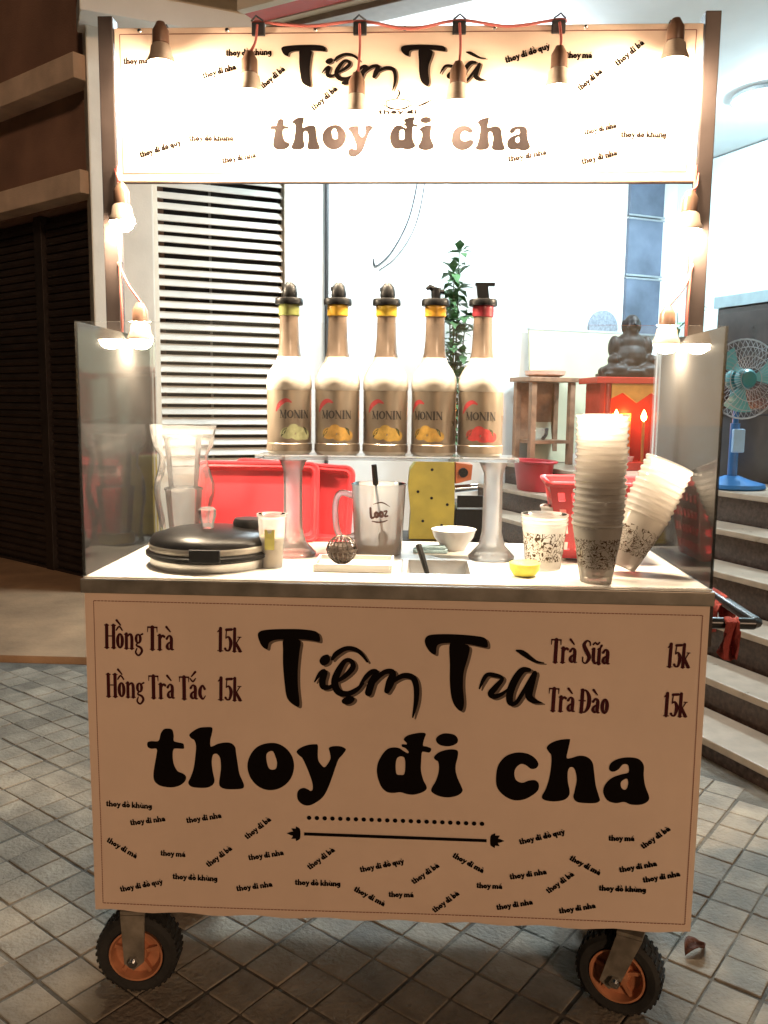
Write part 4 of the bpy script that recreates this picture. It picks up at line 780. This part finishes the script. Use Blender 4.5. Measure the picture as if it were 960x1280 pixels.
a = Ink(lambda x, z, k: (.0265*math.sin(x/26.5), -.0290*math.cos(x/26.5), z/1000)); a.stroke([(0, 40, 20), (0, 82, 22)], caps=False); a.build('label', pm('yellow green label', (.50, .46, .12), .5), sc_)
# --- clear bag of cups
bg_ = thing('plastic_bag', 'clear plastic bag of cups and yellow lids standing by the side pane', 'bag', (-.515, .40, ZT))
bgm = MB(); ring_n = 28; V = []; lv_ = 12
for j in range(lv_+1):
    z = .285*j/lv_; wx = .062-.006*math.sin(j*.9)+(.012 if j > 9 else 0); wy = .045*(1-.75*(j/lv_)**3)
    for k in range(ring_n):
        a_ = 2*math.pi*k/ring_n; nn = noise.noise(Vector((math.cos(a_)*2, math.sin(a_)*2, z*18)))*.006
        V.append(((wx+nn)*math.copysign(abs(math.cos(a_))**.6, math.cos(a_)), (wy+nn)*math.copysign(abs(math.sin(a_))**.6, math.sin(a_)), z+nn*.6*(j > 0)))
bgm.add(V, [(j*ring_n+k, j*ring_n+(k+1) % ring_n, (j+1)*ring_n+(k+1) % ring_n, (j+1)*ring_n+k) for j in range(lv_) for k in range(ring_n)], True)
obj('film', bgm, clear('bag film', (.99, .99, .99), .12, (.95, .95, .95), 1.4, .12), bg_)
tag(link('cup', cup_mesh(.034, .044, .11, plain), None, None, (-.515, .40, ZT+.0265)), 'clear cup inside the plastic bag', 'cup')
tag(obj('lid_stack', MB().lathe([(0, 0), (.04, 0), (.042, .003), (.042, .022), (.038, .025), (0, .025)], 24), pm('pale yellow lids', (.75, .66, .22), .4), None, (-.515, .40, ZT+.0012)), 'pale yellow lids at the bottom of the plastic bag', 'lids')
tag(link('cup', cup_mesh(.034, .044, .125, plain), None, None, (-.515, .40, ZT+.1375)), 'upper clear cup in the mouth of the plastic bag', 'cup')
# --- red trays
def tray(loc, rot, w_, h_, lab):
    t = thing('serving_tray', lab, 'tray', loc, rot)
    def rr_(w, h, r, n=5): return [(cx+r*math.cos(R(a0+90*i/n)), cz+r*math.sin(R(a0+90*i/n))) for cx, cz, a0 in ((w/2-r, h-r, 0), (-w/2+r, h-r, 90), (-w/2+r, r, 180), (w/2-r, r, 270)) for i in range(n+1)]
    rings = [(rr_(w_, h_, .02), 0, 0), (rr_(w_, h_, .02), .004, 0), (rr_(w_-.018, h_-.018, .016), .004, .009), (rr_(w_-.03, h_-.03, .014), .022, .015), (rr_(w_-.034, h_-.034, .014), .022, .017)]
    rings = [(rr_(w_, h_, .02), .0, 0), (rr_(w_-.02, h_-.02, .016), -.002, .01), (rr_(w_-.036, h_-.036, .014), .020, .018)]
    V = []; n = len(rings[0][0])
    for pts_, dy, dz in rings: V += [(x_, dy, z_+dz) for x_, z_ in pts_]
    F = [(j*n+k, j*n+(k+1) % n, (j+1)*n+(k+1) % n, (j+1)*n+k) for j in range(len(rings)-1) for k in range(n)]+[tuple(range((len(rings)-1)*n, len(rings)*n))]
    o = obj('dish', MB().add(V, F), redpl, t); m_ = o.modifiers.new('t', 'SOLIDIFY'); m_.thickness = .0025
    obj('rim', MB().tube([(x_, 0, z_) for x_, z_ in rings[0][0]], .004, 6, closed=True), redpl, t)
tray((-.352, .455, ZT+.0045), (R(-9), 0, R(2)), .30, .19, 'red plastic tray standing behind the black lidded pot')
tray((-.275, .482, ZT+.0045), (R(-7), R(3), R(-3)), .30, .188, 'red plastic tray standing behind the other red tray')
# --- jug with spoon and tea
jg = thing('measuring_jug', 'clear plastic jug with handle, dark print and a little tea', 'jug', (-.045, .325, ZT))
obj('wall', MB().lathe([(0, .003), (.05, .003), (.052, 0), (.054, .006), (.0615, .155), (.064, .160), (.062, .161)], 36), clear('jug plastic', (.985, .975, .95), .55, (1, .96, .88), 1.35, .08, None, .6), jg)
obj('handle', MB().tube(catmull([(-.056, 0, .13), (-.085, 0, .138), (-.098, 0, .115), (-.096, 0, .06), (-.082, 0, .035), (-.053, 0, .04)], False, 6), .0075, 10), cl2, jg)
obj('tea', MB().lathe([(0, .0075), (.0515, .0085), (.0525, .026), (0, .026)], 30), pm('brown tea', (.17, .075, .03), .2), jg)
a = Ink(lambda x, z, k: (.0605*math.sin(x/60.5+.05), -.0605*math.cos(x/60.5+.05)-.0004, z/1000)); a.text('Looz', -18, 88, 22, 92, GROOVY, 24); a.stroke([(-14, 82, 2), (4, 80, 4), (20, 84, 2)]); a.stroke([(-12, 120, 1), (8, 124, 3), (26, 114, 1)]); a.build('print', pm('dark red print', (.07, .02, .015), .5), jg)
tag(obj('long_spoon', MB().tube([(-.055, .30, ZT+.205), (-.051, .305, ZT+.16)], [.006, .0065], 8).tube([(-.051, .305, ZT+.16), (-.035, .325, ZT+.045)], .003, 6).ell((-.034, .327, ZT+.036), (.012, .006, .016), 12, 8), blackm), 'long dark handled spoon standing in the jug', 'spoon')
# --- tray with strainer
tag(obj('drip_tray', MB().box(-.165, -.005, .095, .21, ZT, ZT+.006, bev=.002).box(-.165, -.161, .095, .21, ZT+.0062, ZT+.016).box(-.009, -.005, .095, .21, ZT+.0062, ZT+.016).box(-.1605, -.0095, .095, .099, ZT+.0062, ZT+.016).box(-.1605, -.0095, .206, .21, ZT+.0062, ZT+.016), pm('white plastic', (.78, .77, .74), .4)), 'shallow white drip tray at the front of the worktop', 'tray')
sn = thing('tea_strainer', 'dark mesh tea strainer ball lying in the drip tray', 'strainer', (-.112, .15, ZT+.007))
mesh_ = MB()
for k in range(9):
    a_ = math.pi*k/9
    mesh_.tube([(.031*math.cos(t_)*math.cos(a_), .031*math.cos(t_)*math.sin(a_), .031+.03*math.sin(t_)) for t_ in [2*math.pi*i/20 for i in range(20)]], .0012, 4, closed=True)
for h_ in (-.6, -.3, 0, .3, .6): mesh_.tube([(.031*math.sqrt(1-h_*h_)*math.cos(t_), .031*math.sqrt(1-h_*h_)*math.sin(t_), .031+.03*h_) for t_ in [2*math.pi*i/22 for i in range(22)]], .0012 if h_ else .003, 4, closed=True)
obj('mesh_ball', mesh_, pm('dark steel wire', (.09, .07, .055), .35, metal=.7), sn); obj('leaves', MB().ell((0, 0, .026), (.026, .026, .022), 14, 8), pm('wet tea leaves', (.05, .026, .015), .6, var=.5, scale=120, bump=.6), sn)
tag(obj('serving_spoon', MB().tube([(.048, .18, ZT+.045), (.06, .16, ZT+.012), (.075, .15, .895)], [.0065, .006, .004], 8).ell((.082, .15, .882), (.02, .013, .006), 12, 8), blackm), 'dark handled spoon resting in the sunk steel pan', 'spoon')
tag(obj('white_bowl', MB().lathe([(0, .004), (.025, .003), (.028, 0), (.03, .006), (.047, .03), (.052, .046), (.0535, .048), (.05, .047), (.044, .030), (.026, .009), (0, .008)], 28), pm('white bowl plastic', (.8, .79, .77), .3), None, (.13, .40, ZT)), 'small white bowl behind the sunk steel pan', 'bowl')
tag(obj('folded_cloth', MB().box(.035, .115, .335, .375, ZT, ZT+.008, bev=.003).box(.04, .11, .338, .372, ZT+.0082, ZT+.015, bev=.003), pm('pale blue cloth', (.42, .60, .66), .9, var=.12, scale=40, bump=.5)), 'pale blue folded cloth in front of the white bowl', 'cloth')
tag(obj('lemon_half', MB().lathe([(0, 0), (.022, .002), (.030, .014), (.031, .026), (.027, .028), (0, .026)], 20), pm('lemon yellow', (.72, .66, .08), .45, var=.15, scale=40), None, (.262, .10, ZT)), 'yellow green lemon half in front of the short doodle cups', 'lemon')
# --- red perforated basket
bs = thing('plastic_basket', 'red perforated plastic basket behind the tall cup stack', 'basket', (.45, .335, ZT), R(-4))
bk = MB(); NX, NZ = 15, 9; Hh = .165
def wall_pt(side, s_, t_):
    hw, hd = .085+.03*t_, .065+.025*t_; c_ = [(-hw, -hd), (hw, -hd), (hw, hd), (-hw, hd)]; a_, b_ = c_[side], c_[(side+1) % 4]
    return (a_[0]+(b_[0]-a_[0])*s_, a_[1]+(b_[1]-a_[1])*s_, .006+Hh*t_)
for sd_ in range(4):
    V = [wall_pt(sd_, i/NX, j/NZ) for j in range(NZ+1) for i in range(NX+1)]
    bk.add(V, [(j*(NX+1)+i, j*(NX+1)+i+1, (j+1)*(NX+1)+i+1, (j+1)*(NX+1)+i) for j in range(NZ) for i in range(NX) if not (i % 2 == 1 and j % 2 == 1 and j < NZ-1)])
bk.add([(-.085, -.065, .006), (.085, -.065, .006), (.085, .065, .006), (-.085, .065, .006)], [(0, 1, 2, 3)])
bo = obj('lattice', bk, redpl, bs); m_ = bo.modifiers.new('t', 'SOLIDIFY'); m_.thickness = .003
obj('rim', MB().tube([(x_*.118, y_*.093, .172) for x_, y_ in ((-1, -.9), (-.9, -1), (.9, -1), (1, -.9), (1, .9), (.9, 1), (-.9, 1), (-1, .9))], .0065, 8, closed=True), redpl, bs)
# --- rags on the handle
def rag(loc, sx, h, lab, ph):
    m = MB(); V = []; nu, nv = 14, 12
    for j in range(nv+1):
        for i in range(nu+1):
            t_ = j/nv; a_ = (t_-.5)*2; z_ = -abs(a_)*h*(1 if a_ < 0 else .7); fold = .009*math.sin(i*1.1+ph+a_*2)
            y_ = (.0135*math.copysign(min(1, abs(a_)*5), a_)+fold*abs(a_)+(.004*a_)); zz = z_ if abs(a_) > .12 else .012-.6*a_*a_
            V.append((y_, (i/nu-.5)*sx*(1-.35*abs(a_)), zz))
    m.add(V, [(j*(nu+1)+i, j*(nu+1)+i+1, (j+1)*(nu+1)+i+1, (j+1)*(nu+1)+i) for j in range(nv) for i in range(nu)], True)
    o = tag(obj('rag', m, pm('red brown cloth', (.30, .045, .035), .9, var=.3, scale=30, bump=.5, bscale=200), None, loc), lab, 'cloth'); s_ = o.modifiers.new('t', 'SOLIDIFY'); s_.thickness = .003
rag((.70, .235, .8625), .085, .07, 'red brown rag draped over the cart push handle', .3)
m = MB(); V = []
for j in range(13):
    for i in range(11):
        t_ = j/12; V.append((.642+.02*(i/10-.5)*(1+t_)+.008*math.sin(i*.9+t_*3), .016+.012*math.sin(i*1.3+t_)*t_-.0125*(1 if j else 0), .8745-.085*t_*(1-.25*abs(i/5-1))))
m.add(V, [(j*11+i, j*11+i+1, (j+1)*11+i+1, (j+1)*11+i) for j in range(12) for i in range(10)], True)
o = tag(obj('rag', m, pm('red brown cloth', (.30, .045, .035)), None), 'dark red rag hanging from the front arm of the push handle', 'cloth'); s_ = o.modifiers.new('t', 'SOLIDIFY'); s_.thickness = .003
# --- dry leaf on the pavement
lf = MB(); V = []
for j in range(9):
    for i in range(7):
        t_ = j/8; wd = .022*math.sin(math.pi*min(1, t_*.92+.06)); s_ = i/3-1; V.append(((t_-.5)*.07, s_*wd, .006+.016*abs(s_)**1.5+.010*math.sin(t_*4)+.004*noise.noise(Vector((t_*5, s_*2, 1)))))
lf.add(V, [(j*7+i, j*7+i+1, (j+1)*7+i+1, (j+1)*7+i) for j in range(8) for i in range(6)], True)
o = tag(obj('dry_leaf', lf, pm('dry brown leaf', (.12, .045, .025), .8, var=.35, scale=40, bump=.4), None, (.712, .285, .0), (0, 0, R(35))), 'curled dry brown leaf on the pavement beside the cart wheel', 'leaf'); s_ = o.modifiers.new('t', 'SOLIDIFY'); s_.thickness = .0012
